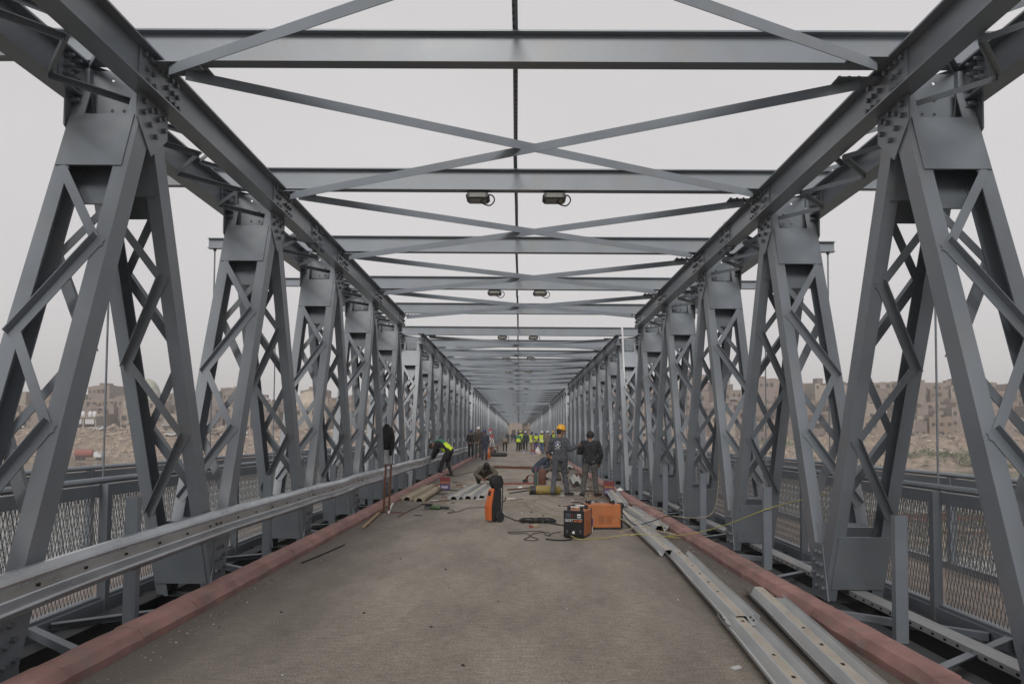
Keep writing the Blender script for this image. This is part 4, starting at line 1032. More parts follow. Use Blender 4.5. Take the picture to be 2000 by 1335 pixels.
J = stand(1.68, shL=(-.18, .0, 1.36), shR=(.19, 0, 1.36), elL=(-.29, .06, 1.13), wrL=(-.12, .24, 1.12), elR=(.28, .0, 1.08), wrR=(.25, .10, .86), chest=(0, .0, 1.26), head=(0, .02, 1.565), neck=(0, 0, 1.41),
          knL=(-.15, .03, .48), anL=(-.20, -.06, .09), knR=(.13, .06, .48), anR=(.17, .04, .09))
person('bareheaded man in a dark shirt and grey trousers walking away beside the yellow helmet', J, (1.86, 20.8, 0), 0, 'navy', 'greyt2', .0085, bulk=1.06, toes={'R': (.8, .6, 0), 'L': (-.3, 1, 0)})
# --- squatting man, facing us
J = dict(pelvis=V((0, -.12, .24)), waist=V((0, .02, .35)), chest=V((0, .20, .47)), neck=V((0, .36, .56)), head=V((-.02, .50, .60)), shR=V((.19, .27, .50)), shL=V((-.19, .27, .50)),
         elR=V((.33, .42, .32)), wrR=V((.12, .62, .20)), elL=V((-.31, .42, .33)), wrL=V((-.06, .60, .24)), hipR=V((.10, -.1, .24)), hipL=V((-.10, -.1, .24)), knR=V((.30, .26, .36)), knL=V((-.30, .26, .36)),
         anR=V((.24, .02, .09)), anL=V((-.24, .02, .09)))
person('man in olive work clothes squatting over the loose rails, head bowed under a welding mask', J, (-1.02, 25.3, 0), R(180), 'olive', 'olive_t', .0105, look=(0, .5, -.8), mask=True, bulk=1.08, toes={'R': (.2, 1, 0), 'L': (-.2, 1, 0)})
# --- man bending at the left kerb
J = stand(1.72, pelvis=(0, -.10, .93), waist=(0, .02, 1.06), chest=(0, .26, 1.20), neck=(0, .42, 1.22), head=(0, .56, 1.12), shR=(.18, .34, 1.18), shL=(-.18, .34, 1.18), elR=(.20, .40, .90), wrR=(.12, .52, .66), elL=(-.2, .42, .9), wrL=(-.1, .55, .68),
          hipR=(.09, -.1, .90), hipL=(-.09, -.1, .90), knR=(.13, -.02, .49), knL=(-.12, .14, .50), anR=(.14, -.16, .09), anL=(-.12, .22, .09))
person('man bending over the barrier at the left kerb in a lime and green vest', J, (-2.70, 29.8, .0), R(82), 'blk', 'blk', .0105, vest=('hiviz', 'hiviz_g'), look=(0, .3, -1), hair='hair', bulk=1.28)
# --- crouching man behind the gas cylinders, and the one hidden behind the yellow helmet
J = dict(pelvis=V((0, -.22, .34)), waist=V((0, -.12, .48)), chest=V((0, .10, .66)), neck=V((0, .27, .74)), head=V((0, .36, .89)), shR=V((.18, .17, .67)), shL=V((-.18, .17, .67)), elR=V((.22, .30, .42)), wrR=V((.1, .42, .30)), elL=V((-.22, .3, .42)), wrL=V((-.1, .48, .36)),
         hipR=V((.1, -.22, .34)), hipL=V((-.1, -.22, .34)), knR=V((.22, .16, .46)), knL=V((-.22, .2, .44)), anR=V((.18, -.02, .09)), anL=V((-.18, .04, .09)))
person('man in a blue jacket and white cap crouching behind the brown gas cylinder', J, (.80, 28, 0), R(-95), 'dblue', 'dblue', .0115, hat='hat_w', look=(0, .6, -.6), toes={'R': (0, 1, 0), 'L': (0, 1, 0)})
J2 = {k: v_.copy() for k, v_ in J.items()}
person('man in olive clothes crouching, half hidden by the man in yellow helmet', J2, (1.40, 27.6, 0), R(95), 'olive', 'olive_t', .013, look=(0, .6, -.6), hair='hair')
# --- three men by the left kerb
person('white helmeted man in brown, middle of the three standing by the left kerb', stand(1.80, wrL=(-.10, .2, .98), wrR=(.12, .22, .95), elR=(.27, .02, 1.17)), (-2.42, 47.5, .14), R(170), 'brown', 'olive_t', .016, hat='hat_w')
person('man in dark clothes and blue cap, left of the three by the left kerb', stand(1.62, wrL=(-.08, .2, .92), wrR=(.12, .2, .9)), (-2.92, 48.5, .13), R(190), 'blk', 'blk', .018, hat='hat_b')
person('man in navy overalls and blue cap, right of the three by the left kerb', stand(1.76, elR=(.33, -.06, 1.18), wrR=(.2, .02, .98)), (-2.05, 47.5, .0), R(195), 'dblue', 'dblue', .016, hat='hat_b')
# --- the crowd farther on
G = 'workers gathered on the deck in the distance'
def far(label, px, feet, top_y, topc, legc, rz, **kw):
    Y = 1.6 * 1555 / (feet - 846); h = min(1.8, max(1.62, 1.6 - (top_y - 846) * Y / 1555 - (.05 if kw.get('hat') else 0)))
    J = stand(h); a = random.uniform(-.06, .08)
    J['anL'] = V((-.13, a, .09)); J['anR'] = V((.12, -a, .09))
    if kw.pop('arms', 0): J['wrR'] = V((.1, .22, 1.0)); J['wrL'] = V((-.1, .24, 1.02)); J['elR'] = V((.27, .0, 1.14)); J['elL'] = V((-.27, .0, 1.14))
    person(label, J, ((px - 1017) * Y / 1555, Y, 0), R(rz), topc, legc, .02, group=G, face=False, **kw)
far('worker in purple cap and green and lime vest at the left edge of the crowd', 1016, 881, 843, 'grey', 'blk', 5, hat='hat_b', vest=('hiviz', 'hiviz_g'))
far('worker in a lemon helmet just behind the left edge of the crowd', 1019.5, 878, 840, 'hiviz', 'blk', -20, hat='hat_yel', vest=('hiviz',))
far('worker in a blue cap and olive jacket between two lime vests', 1023.5, 876, 841, 'khaki', 'blk', 30, hat='hat_b', vest=('hiviz',))
far('worker in a dark teal jacket and pale cap in the crowd', 1030, 880, 841, 'dteal', 'blk', 10, hat='hat_w')
far('worker in khaki with striped lime vest in the crowd', 1041.5, 883, 842, 'khaki', 'khaki', -60, hat='hat_b', vest=('hiviz',), stripes=True)
far('worker in purple trousers and a lime vest behind the khaki one', 1050, 878, 846, 'grey', 'purple', 200, hat='hat_b', vest=('hiviz',), arms=1)
far('worker in blue jeans, white helmet and lime vest in the crowd', 1061.5, 884, 841, 'beige', 'jeans', -40, hat='hat_w', vest=('hiviz',), stripes=True)
far('worker with dark cap partly behind the blue jeans', 1066, 879, 841, 'blk', 'blk', 160, hat='hat_b')
far('worker in a beige jacket and white helmet near the right of the crowd', 1073, 881, 840, 'beige', 'khaki', 20, hat='hat_w')
far('worker in a yellow helmet and lime vest at the right end of the crowd', 1084, 879, 838, 'dblue', 'jeans', 40, hat='hat_y', vest=('hiviz',))
far('bareheaded worker in black at the far right end of the crowd', 1090, 877, 842, 'blk', 'blk', 10)
far('man in a long dark coat walking alone, left of the crowd', 995, 866, 842, 'dteal', 'blk', 175)
far('second dark figure walking just right of the man in the long coat', 1004, 864.5, 843.5, 'dblue', 'grey_t', 10)
far('small distant figure in dark clothes beyond the lime vests', 1009, 862, 845, 'navy', 'navy', 0)
J = stand(1.7, pelvis=(0, -.05, .90), waist=(0, .08, 1.02), chest=(0, .3, 1.10), neck=(0, .46, 1.08), head=(0, .6, 1.0), shR=(.18, .36, 1.08), shL=(-.18, .36, 1.08), elR=(.24, .42, .8), wrR=(.1, .5, .55), elL=(-.24, .42, .8), wrL=(-.1, .5, .55), hipR=(.1, -.05, .88), hipL=(-.1, -.05, .88), knR=(.14, .05, .48), knL=(-.14, .05, .48))
person('worker in a pale top bending forward between the tripod and the crowd', J, (-1.24, 71, 0), 0, 'khaki', 'blk', .02, face=False)

# ================================================================ tools and litter on the deck
def cord(name, label, pts, r, mt, cat='cable', parent=None):
    q = MB(); q.tube(spline(pts, 6), r, 6); o = q.build(name, mt, parent, smooth=True)
    return tag(o, label, cat) if not parent else o
G_ = lambda x, y, z=0.012: F(x, y) + V((0, 0, z))
# pressure washer
r = empty('pressure_washer', (-.42, 14.55, 0), R(-60), 'orange and black upright pressure washer standing on the deck', 'pressure washer')
r.scale = (.84, .84, 1.02)
q = MB(); q.poly([(-.10, -.20, .03), (-.10, -.215, .28), (-.10, -.12, .58), (-.10, -.065, .60), (-.10, -.13, .28), (-.10, -.13, .03)], (.20, 0, 0)); q.build('front_shell', 'washer', r, bevel=.02)
q = MB(); 
q.poly([(-.055, -.197, .30), (-.055, -.137, .545), (-.055, -.12, .545), (-.055, -.12, .30)], (.11, 0, 0)); q.build('grille', 'blackp', r)
q = MB(); q.poly([(-.095, -.128, .04), (-.095, -.128, .28), (-.095, -.062, .56), (-.095, .10, .56), (-.095, .10, .04)], (.19, 0, 0))
for z in (.18, .30, .42): q.box(-.10, .10, -.02, .108, z, z + .02)
q.build('body', 'black', r, bevel=.01)
q = MB(); q.tube(spline([(-.09, .10, .08), (-.09, .13, .4), (-.085, .12, .70), (-.06, .11, .80), (.06, .11, .80), (.085, .12, .70), (.09, .13, .4), (.09, .10, .08)], 5), .012, 8); q.build('handle', 'black', r, smooth=True)
q = MB(); q.box(-.11, .11, -.03, .07, .56, .60); q.tube([(.115, .12, .36), (.15, .16, .38), (.155, .17, .44)], .012, 6); q.build('bracket', 'black', r)
rl = lathe([(.03, -.10), (.125, -.095), (.125, -.08), (.075, -.075), (.075, .075), (.125, .08), (.125, .095), (.03, .10)], 22, 'x', (0, .02, .70)).build('hose_reel', 'black', r)
q = MB()
for k in range(5): 
    for t in range(1): q.tube([(-.06 + .03 * k + .008 * math.sin(a), .02 + .092 * math.cos(a), .70 + .092 * math.sin(a)) for a in [i * math.pi / 8 for i in range(17)]], .013, 6)
q.build('hose', 'rubber', rl, smooth=True)
q = MB(); q.tube([(-.10, .02, .72), (-.13, .02, .72), (-.13, -.03, .66)], .012, 6); q.build('crank', 'wood', rl)
for s_ in (-1, 1):
    wh = lathe([(.02, -.02), (.055, -.022), (.06, -.014), (.085, -.025), (.095, -.018), (.095, .018), (.085, .025), (.02, .02)], 22, 'x', (0, 0, 0)).build('wheel', 'rubber', r); wh.location = (s_ * .125, .05, .095)
    h_ = lathe([(.01, -.028), (.04, -.026), (.045, 0), (.04, .026), (.01, .028)], 12, 'x').build('hub', 'black', wh)
q = MB(); q.box(.08, .105, .10, .14, .06, .17); q.build('valve', 'strip', r)
# welders
def welder(label, loc, rz, W_, D_, H_, text, holes, front):
    r = empty('welding_machine', loc, rz, label, 'welder')
    q = MB(); q.box(-W_ / 2, W_ / 2, 0, D_, .03, H_); q.build('casing', 'orange', r, bevel=.012)
    q = MB(); q.box(-W_ / 2 + .01, W_ / 2 - .01, .02, D_ - .02, 0, .028); q.build('base', 'black', r)
    q = MB(); q.box(-W_ / 2 - .004, W_ / 2 + .004, -.03, -.002, .02, H_ + .008); q.build('front_panel', 'blackp', r, bevel=.01)
    q = MB(); q.box(-W_ / 2 - .004, W_ / 2 + .004, D_ + .002, D_ + .03, .02, H_ + .008); q.build('rear_panel', 'black', r, bevel=.01)
    for s_ in ((-1, 1)):      # two carrying handles across the top
        q = MB(); y = .07 if s_ < 0 else D_ - .12; q.tube([(-.085, y, H_ + .05), (.085, y, H_ + .05)], .013, 10); hd_ = q.build('handle', 'strip', r, smooth=True)
        for x in (-.1, .1): b_ = MB(); b_.box(x - .025, x + .025, y - .025, y + .025, H_ + .002, H_ + .065); b_.build('handle_mount', 'black', hd_, bevel=.006)
    for s_ in (-1, 1):
        for k in range(2):
            q = MB(); y0 = D_ * (.36 + .22 * k)
            for i in range(11): z = H_ * .22 + i * H_ * .034; q.box(*sorted((s_ * (W_ / 2 + .001), s_ * (W_ / 2 + .006))), y0, y0 + D_ * .17, z, z + .006)
            q.build('louvre', 'orange', r)
    if front:
        q = MB(); q.box(-.125, -.045, -.035, -.031, H_ - .095, H_ - .035); q.box(-.125, -.045, -.0365, -.0355, H_ - .108, H_ - .1); q.build('meter', 'display', r)
        q = MB(); q.box(.055, .115, -.035, -.031, H_ - .10, H_ - .045); q.cur = 1; q.box(.058, .112, -.0375, -.0355, H_ - .085, H_ - .07); q.build('breaker_switch', ['strip', 'black'], r)
        for (x, z, c) in ((-.018, H_ - .05, 'red'), (-.018, H_ - .085, 'red'), (.022, H_ - .06, 'green'), (.022, H_ - .085, 'green')):
            o = lathe([(.008, 0), (.009, -.005), (.007, -.012)], 12, 'y').build('knob', c, r); o.location = (x, -.031, z)
        q = MB(); q.box(-.14, .14, -.034, -.031, H_ - .128, H_ - .123); q.build('trim_line', 'strip', r)
        text_mesh('SMART', .040, 'lettering', 'strip', r, (-.142, -.0325, H_ - .165), (R(90), 0, 0), shear=.25, xs=1.02)
        text_mesh('ARC-400E', .036, 'lettering', 'letter_o', r, (.002, -.0325, H_ - .165), (R(90), 0, 0), shear=.25, xs=.80)
        q = MB()
        for i in range(5): q.box(-.12, -.015, -.0335, -.031, H_ - .21 - i * .016, H_ - .216 - i * .016)
        for i in range(8): q.box(.01, .13, -.0335, -.031, H_ - .20 - i * .014, H_ - .206 - i * .014)
        q.build('vent_slots', 'black', r)
        for x in (-.105, 0, .105): o = lathe([(.022, 0), (.022, -.012), (.014, -.014), (.014, -.03), (.008, -.035)], 14, 'y').build('cable_socket', 'black' if x else 'strip', r); o.location = (x, -.031, .075 if x else .09)
        for x in (-.105, 0, .105): q = MB(); q.tube([(x, -.0315, .115), (x, -.034, .115)], .006, 8); q.build('terminal_mark', 'strip', r)
    return r
welder('black fronted orange welding machine facing us in front of the other', (.86, 12.35, 0), R(-18), .315, .50, .42, 1, 1, True)
welder('orange welding machine standing sideways behind the front one', (1.12, 13.65, 0), R(-84), .34, .60, .42, 0, 1, False)
# spray can between them
r = empty('spray_can', (1.185, 13.1, 0), 0, 'blue and white spray can standing between the two welding machines', 'spray can')
lathe([(.032, 0), (.034, .01), (.034, .09), (.034, .0905)], 16).build('lower_label', 'strip', r); lathe([(.0343, .0907), (.0343, .12)], 16).build('middle_label', 'tin_y', r); lathe([(.0343, .1202), (.0343, .22), (.03, .235), (.018, .24)], 16).build('upper_label', 'blue', r); lathe([(.016, .241), (.024, .245), (.022, .28), (.006, .285)], 12).build('cap', 'strip', r)
# cables
random.seed(44)
pts = []
for k in range(44):
    a = k * .62; rr = .20 + .07 * math.sin(k * 1.3); rr *= 1.15; pts.append((.35 + (rr * 1.05) * math.cos(a) + .02 * math.sin(k * 2.1), 14.45 + rr * .9 * math.sin(a) + random.uniform(-.03, .03), .015 + .05 * abs(math.sin(k * .7))))
cord('cable_coil', 'tangled heap of black cable on the deck left of the front welding machine', [(-.28, 14.75, .10), (-.1, 14.8, .02), (.05, 14.6, .015)] + pts + [(.6, 14.2, .02), (.85, 13.9, .015)], .011, 'rubber', 'cable')
cord('cable', 'black cord looping on the deck below the coil', [G_(1100, 1037), G_(1085, 1039), G_(1073, 1044), G_(1062, 1036), G_(1020, 1037), G_(997, 1038), G_(1008, 1041), G_(1032, 1040), G_(1042, 1046), G_(1056, 1051), G_(1045, 1054), G_(1028, 1052), G_(1038, 1047), G_(1048, 1040), G_(1075, 1038), G_(1078, 1045)], .006, 'rubber')
cord('cable', 'thick black welding cable running out from the front machine', [V((.78, 12.28, .07)), V((.80, 12.1, .02)), V((.60, 12.02, .012)), V((.42, 12.15, .012))], .012, 'rubber')
cord('hose', 'yellow hose running from the front welding machine over the right kerb', [V((.79, 12.28, .06)), V((.93, 12.1, .02)), G_(1180, 1048), G_(1250, 1050, .09), G_(1330, 1048, .02), V((2.25, 12.25, .05)), V((2.62, 11.9, .15)), V((3.0, 11.4, .35)), V((3.42, 10.9, .62)), V((4.3, 11.2, .80))], .0065, 'yellow_hose', 'hose')
cord('cord', 'beige cord trailing from the side welder across the rails into the right truss', [V((1.7, 13.5, .2)), V((1.85, 13.0, .1)), G_(1215, 1036), G_(1240, 1042), G_(1262, 1035, .09), G_(1290, 1036, .03), G_(1328, 1040), V((2.40, 13.0, .02)), V((2.45, 13.6, .05)), V((2.6, 14.4, .15)), V((3.1, 13.9, .17)), V((3.38, 13.8, .35)), V((3.45, 13.75, 1.2))], .007, 'beige_hose')
cord('cord', 'beige cord lying over the rails behind the side welder', [V((1.72, 13.5, .25)), V((1.95, 13.9, .1)), V((2.2, 14.4, .10)), V((2.6, 14.9, .15)), V((2.8, 15.4, .15)), V((2.65, 16.2, .16)), V((2.3, 17.0, .16)), V((2.0, 17.8, .02))], .006, 'beige_hose')
cord('cable', 'black cable over the rails and kerb beside the side welder', [V((1.75, 13.6, .30)), V((1.95, 13.5, .09)), V((2.3, 13.9, .1)), V((2.7, 14.3, .16)), V((3.1, 14.1, .05))], .009, 'rubber')
cord('cord', 'thin tan cord snaking over the deck left of the side welder', [G_(1100, 1008), G_(1078, 1002), G_(1050, 995), G_(1030, 985), G_(1015, 983), G_(1022, 979), G_(1045, 975), G_(1066, 971), G_(1085, 979), G_(1100, 985)], .006, 'beige_hose')
cord('cord', 'second thin tan cord crossing towards the gas cylinder', [G_(985, 986), G_(1020, 984), G_(1034, 977), G_(1060, 983), G_(1100, 997), G_(1140, 1003)], .005, 'beige_hose')
cord('cord', 'thin orange cord lying between the legs of the two standing men', [G_(1145, 990, .02), G_(1150, 977), G_(1157, 965), G_(1152, 955), G_(1149, 948)], .007, 'beige_hose')
cord('cable', 'cord of the green angle grinder trailing to the right', [V((-1.52, 16.62, .03)), G_(893, 998), G_(880, 1001), G_(884, 1002), G_(900, 999), G_(920, 992), G_(952, 990)], .006, 'rubber')
cord('cable', 'dark cable crossing the deck behind the squatting man', [G_(835, 934), G_(880, 932), G_(905, 927), G_(930, 921), G_(990, 912), G_(1040, 909)], .009, 'rubber')
cord('steel_rod', 'thin steel rod lying alone on the left of the deck', [G_(597, 1101), G_(640, 1083), G_(680, 1065)], .009, 'rubber', 'rod')
cord('steel_rod', 'thin dark rod lying between the rusty stand and the angle grinder', [G_(783, 1010), G_(805, 998), G_(833, 984)], .008, 'rust', 'rod')
# wooden block with a red end
r = empty('wood_block', G_(1042, 1028, 0), R(-38), 'short pale wooden block with a red end beside the black cable heap', 'wood block')
q = MB(); q.box(-.045, .045, 0, .2, .0, .045); q.build('block', 'beige_hose', r, bevel=.004); q = MB(); q.box(-.045, .045, -.004, -.0005, .0, .045); q.build('red_end', 'brick_red', r)
# angle grinder
r = empty('angle_grinder', (-1.86, 16.75, 0), R(-6), 'green angle grinder lying on the left of the deck', 'angle grinder')
lathe([(.03, .0), (.045, .02), (.047, .20), (.04, .24)], 14, 'x', (0, 0, .05)).build('body', 'green', r, smooth=True)
lathe([(.032, .24), (.026, .28), (.03, .34), (.022, .40), (.008, .43)], 12, 'x', (0, 0, .045)).build('handle', 'black', r, smooth=True)
q = MB(); q.box(-.10, .005, -.04, .04, .02, .09); q.build('gear_head', 'steel_dark', r, bevel=.012)
lathe([(.01, .10), (.11, .10), (.11, .106), (.01, .106)], 24, 'z', (-.06, 0, 0)).build('disc', 'rubber', r)
q = MB(); q.poly([(-.06 + .118 * math.cos(R(a)), .118 * math.sin(R(a)), .092) for a in range(-10, 200, 15)], (0, 0, .03)); q.build('guard', 'black', r)
# rusty stand
r = empty('rusty_stand', (-2.63, 16.0, 0), 0, 'rusty welded steel stand leaning by the left barrier', 'stand')
for x in (-.06, .045): q = MB(); q.bar((x - .01, 0, .02), (x + .02, .02, .97), (0, 1, 0), -.018, .018, 0, .005); q.bar((x - .01, 0, .02), (x + .02, .02, .97), (0, 1, 0), -.018, -.013, .005, .035); q.build('upright', 'rust', r)
q = MB(); q.box(-.20, .32, -.03, .03, .0, .02); q.box(-.12, -.08, -.2, .2, .021, .03); q.build('foot', 'rust', r)
q = MB(); q.box(-.06, .16, -.01, .015, .955, .97); q.box(.0, .03, -.02, .03, .925, .954); q.build('crosspiece', 'rust', r)
# wood offcuts and scrap
for i, (a, b_, l) in enumerate((((688, 1031), (735, 1003), 'longest of the raw timber battens beside the left kerb'), ((716, 1033), (746, 1006), 'short raw timber batten lying beside the long one'), ((697, 1024), (742, 1000), 'raw timber batten lying closest to the left kerb'))):
    q = MB(); q.bar(F(*a) + V((0, 0, .012 + i * .004)), F(*b_) + V((0, 0, .02 + i * .012)), (0, 0, 1), -.022, .022, 0, .022); tag(q.build('timber_batten', 'wood'), l, 'batten')
for i, (a, b_, w_, m_, l, z) in enumerate((((968, 913), (1046, 915), .10, 'rust', 'brown timber baulk lying across the deck behind the squatting man', .10), ((985, 945), (1046, 944), .05, 'brick_red', 'red brown pipe lying left of the gas cylinders', .05),
        ((995, 956), (1042, 952), .04, 'rust', 'rusty bar lying in front of the red brown pipe', .03), ((1000, 963), (1040, 956), .035, 'rubber', 'dark bar lying nearest the yellow cylinder', .02), ((880, 950), (918, 952), .05, 'wood', 'flat wooden strip lying behind the left rails', .02),
        ((846, 952), (866, 948), .08, 'brick_red', 'red painted offcut beside the square tin on the left', .05), ((1140, 957), (1200, 958), .04, 'rust', 'rusty bar lying across the deck behind the bareheaded man', .02), ((1128, 930), (1150, 931), .12, 'rust', 'brown beam end showing between the two standing men', .14),
        ((846, 980), (884, 977), .07, 'rust', 'thin rusty sheet offcut lying in front of the middle rails', .01), ((765, 1003), (776, 978), .04, 'strip', 'pale cardboard tube leaning behind the rusty stand', .04))):
    q = MB(); q.bar(F(*a) + V((0, 0, .005)), F(*b_) + V((0, 0, .008)), (0, 0, 1), -w_ / 2, w_ / 2, 0, z); tag(q.build('scrap_bar', m_), l, 'scrap')
# gas cylinders
def cyl(label, p, rz, lie, r_, L_, mt, cap, neck='steel_dark'):
    r = empty('gas_cylinder', p, rz, label, 'gas cylinder')
    ax = 'x' if lie else 'z'; O = (0, 0, r_) if lie else (0, 0, 0)
    lathe([(r_ * .9, 0), (r_, .02), (r_, L_ - r_ * .9), (r_ * .85, L_ - r_ * .45), (r_ * .45, L_ - .01), (r_ * .28, L_)], 22, ax, O).build('bottle', mt, r, smooth=True)
    lathe([(r_ * .30, L_ + .001), (r_ * .30, L_ + .05), (r_ * .2, L_ + .052), (r_ * .2, L_ + .10)], 12, ax, O).build('valve', neck, r)
    lathe([(r_ * 1.006, .01), (r_ * 1.006, L_ * .2)], 22, ax, O).build('painted_band', cap, r)
    return r
cyl('yellow gas cylinder with a black end lying behind the yellow helmeted man', (.28, 21.1, 0), R(4), True, .115, .86, 'cyl_y', 'black')
cyl('rusty brown gas cylinder standing in front of the crouching man', (.74, 25.2, 0), 0, False, .125, .52, 'cyl_b', 'rust')
cyl('slim dark green cylinder with a red top standing left of the brown one', (.53, 24.8, 0), 0, False, .055, .46, 'cyl_g', 'cyl_g', 'red')
cyl('black gas cylinder lying in front of the tripod, far left of the crowd', (-2.05, 55.5, 0), 0, True, .14, 1.25, 'rubber', 'rubber')
r = empty('hose_reel', (.20, 25.4, 0), R(10), 'coil of red gas hose with gauges lying left of the slim green cylinder', 'hose reel')
q = MB()
for k in range(6): q.tube([(.02 * k + .14 * math.cos(a) + .16, .04 * k, .15 + .14 * math.sin(a)) for a in [i * math.pi / 9 for i in range(19)]], .009, 6)
q.build('hose', 'brick_red', r, smooth=True)
for k in range(2): o = lathe([(.03, 0), (.055, .004), (.055, .03), (.03, .034)], 16, 'y').build('gauge', 'black', r); o.location = (-.03 + .05 * k, -.05, .10 + .02 * k)
# square tins
def tin(label, p, W_, H_, rz, cols_):
    r = empty('paint_tin', p, rz, label, 'tin'); q = MB(); q.box(-W_ / 2, W_ / 2, 0, W_ * .8, 0, H_); q.build('tin', cols_[0], r, bevel=.012)
    q = MB(); q.box(-W_ / 2 + .006, W_ / 2 - .006, -.004, -.0008, H_ * .05, H_ * .5); q.build('printed_panel', cols_[1], r)
    q = MB(); rd = random.Random(len(label))
    for k in range(9): x = -W_ * .42 + k * W_ * .095; h = rd.uniform(.05, .12) * H_; q.box(x, x + W_ * .06, -.005, -.0042 + .003, H_ * .56, H_ * .58 + h)
    q.build('printed_lettering', 'tin_y', r)
    q = MB()
    for k in range(4): x = -W_ * .32 + k * W_ * .17; q.poly([(x + W_ * .07 * math.cos(a), -.0045, H_ * .26 + H_ * .11 * math.sin(a)) for a in [i * math.pi / 4 for i in range(8)]], (0, -.003, 0))
    q.build('printed_mark', 'tin_w', r)
    q = MB(); q.box(-W_ / 2 - .004, W_ / 2 + .004, -.004, W_ * .8 + .004, H_ - .02, H_ + .004); q.build('rim', cols_[0], r); return r
tin('square tin printed purple and red standing by the bending man', (-2.05, 22.3, 0), .28, .37, R(6), ('tin_r', 'tin_p'))
tin('square red tin printed with yellow lettering by the right kerb', (2.36, 20.9, 0), .27, .37, R(-4), ('tin_r', 'tin_p'))
tin('small red tin standing among bags in front of the crowd', (1.10, 62, 0), .36, .38, 0, ('tin_r', 'tin_p'))
tin('grey square bucket standing in front of the crowd', (.42, 63, 0), .40, .36, 0, ('steel_dark', 'steel'))
def bag(label, p, s, mt, sd_):
    q = MB(); rd = random.Random(sd_); n, m_ = 14, 9
    for j in range(m_):
        t = j / (m_ - 1); rr = (.5 + .5 * math.sin(math.pi * min(1, t * 1.15))) * (1 - t * .65) 
        for k in range(n): a = 2 * math.pi * k / n; w_ = 1 + .18 * noise.noise(V((math.cos(a) * 1.7 + sd_, math.sin(a) * 1.7, t * 3))); q.v.append((s[0] * rr * w_ * math.cos(a), s[1] * rr * w_ * math.sin(a), s[2] * t * (1 + .06 * math.sin(3 * a))))
    for j in range(m_ - 1):
        for k in range(n): k2 = (k + 1) % n; q.f.append([j * n + k, j * n + k2, (j + 1) * n + k2, (j + 1) * n + k]); q.m.append(0)
    q.f.append([(m_ - 1) * n + k for k in range(n)]); q.m.append(0); o = q.build('bag', mt, smooth=True); o.location = p; return tag(o, label, 'bag')
bag('white sack standing in front of the jeans in the crowd', (1.52, 64, 0), (.3, .25, .55), 'white', 3)
bag('pale orange plastic bag beside the small red tin', (1.55, 60.5, 0), (.22, .2, .4), 'flame', 6)
bag('crumpled blue and white plastic bag by the red tin at the right kerb', (2.62, 20.7, .13), (.13, .1, .1), 'strip', 9)
bag('crumpled clear plastic wrapper near the gas hose', (.05, 23.4, 0), (.12, .1, .07), 'strip', 12)
# cones, tripod, pump
def cone(label, p, s):
    r = empty('traffic_cone', p, 0, label, 'cone'); q = MB(); q.box(-.17 * s, .17 * s, -.17 * s, .17 * s, 0, .03 * s); q.build('base', 'cone', r)
    lathe([(.13 * s, .031 * s), (.02 * s, .62 * s)], 18).build('cone', 'cone', r, smooth=True)
cone('orange traffic cone between the feet of the navy overalls', (-2.02, 49.5, 0), .7); cone('taller orange traffic cone right of the navy overalls', (-1.95, 52, 0), 1.05)
r = empty('tripod', (-1.98, 60, 0), 0, 'surveying tripod with white legs and a red head on the left of the deck', 'tripod')
for k, (x, y) in enumerate(((.30, -.3), (-.42, -.2), (.02, .45))): q = MB(); q.tube([(0, 0, 1.28), (x, y, 0)], [.035, .022], 8); q.build('leg', 'white', r)
q = MB(); q.box(-.09, .09, -.09, .09, 1.26, 1.32); q.box(-.07, .07, -.06, .06, 1.325, 1.50); q.build('head', 'red', r, bevel=.01)
r = empty('signal_stand', (-2.15, 60, 0), 0, 'red and white barred post standing left of the tripod', 'post')
for k in range(7): q = MB(); q.box(-.04 + .01 * (k % 2), .04, -.03, .03, .12 + k * .24, .12 + k * .24 + .238); q.build('band', 'red' if k % 2 else 'white', r)
q = MB(); q.box(-.18, .18, -.18, .18, 0, .118); q.build('base', 'rust', r); q = MB(); q.box(-.16, .14, -.03, .03, 1.80, 1.92); q.build('plate', 'red', r)
r = empty('engine_pump', (-1.95, 58, 0), 0, 'small rusty engine pump in a tube frame behind the lying black cylinder', 'pump')
q = MB()
for x in (-.35, .4):
    q.tube(spline([(x, -.2, .02), (x, -.2, .65), (x, .2, .65), (x, .2, .02)], 4), .02, 6)
q.tube([(-.35, -.2, .62), (.4, -.2, .62)], .02, 6); q.tube([(-.35, .2, .62), (.4, .2, .62)], .02, 6); q.build('frame', 'rust', r, smooth=True)
q = MB(); q.box(-.25, .12, -.14, .14, .12, .50); q.build('engine', 'cyl_b', r, bevel=.02); q = MB(); q.box(-.2, .1, -.12, .12, .505, .62); q.build('fuel_tank', 'brick_red', r, bevel=.03); lathe([(.05, .13), (.14, .14), (.14, .26), (.06, .3)], 16, 'x', (0, 0, .3)).build('flywheel', 'rubber', r)
tag_ = None
q = MB(); 
for k in range(40):
    x, y = random.uniform(-.6, 1.6), 60 + random.uniform(-.8, .8); s = random.uniform(.05, .16); q.box(x, x + s * 1.5, y, y + s, 0, s * random.uniform(.3, .8))
tag(q.build('debris', 'rock'), 'scatter of grey debris on the deck in front of the crowd', 'debris', kind='stuff')
q = MB(); random.seed(9)
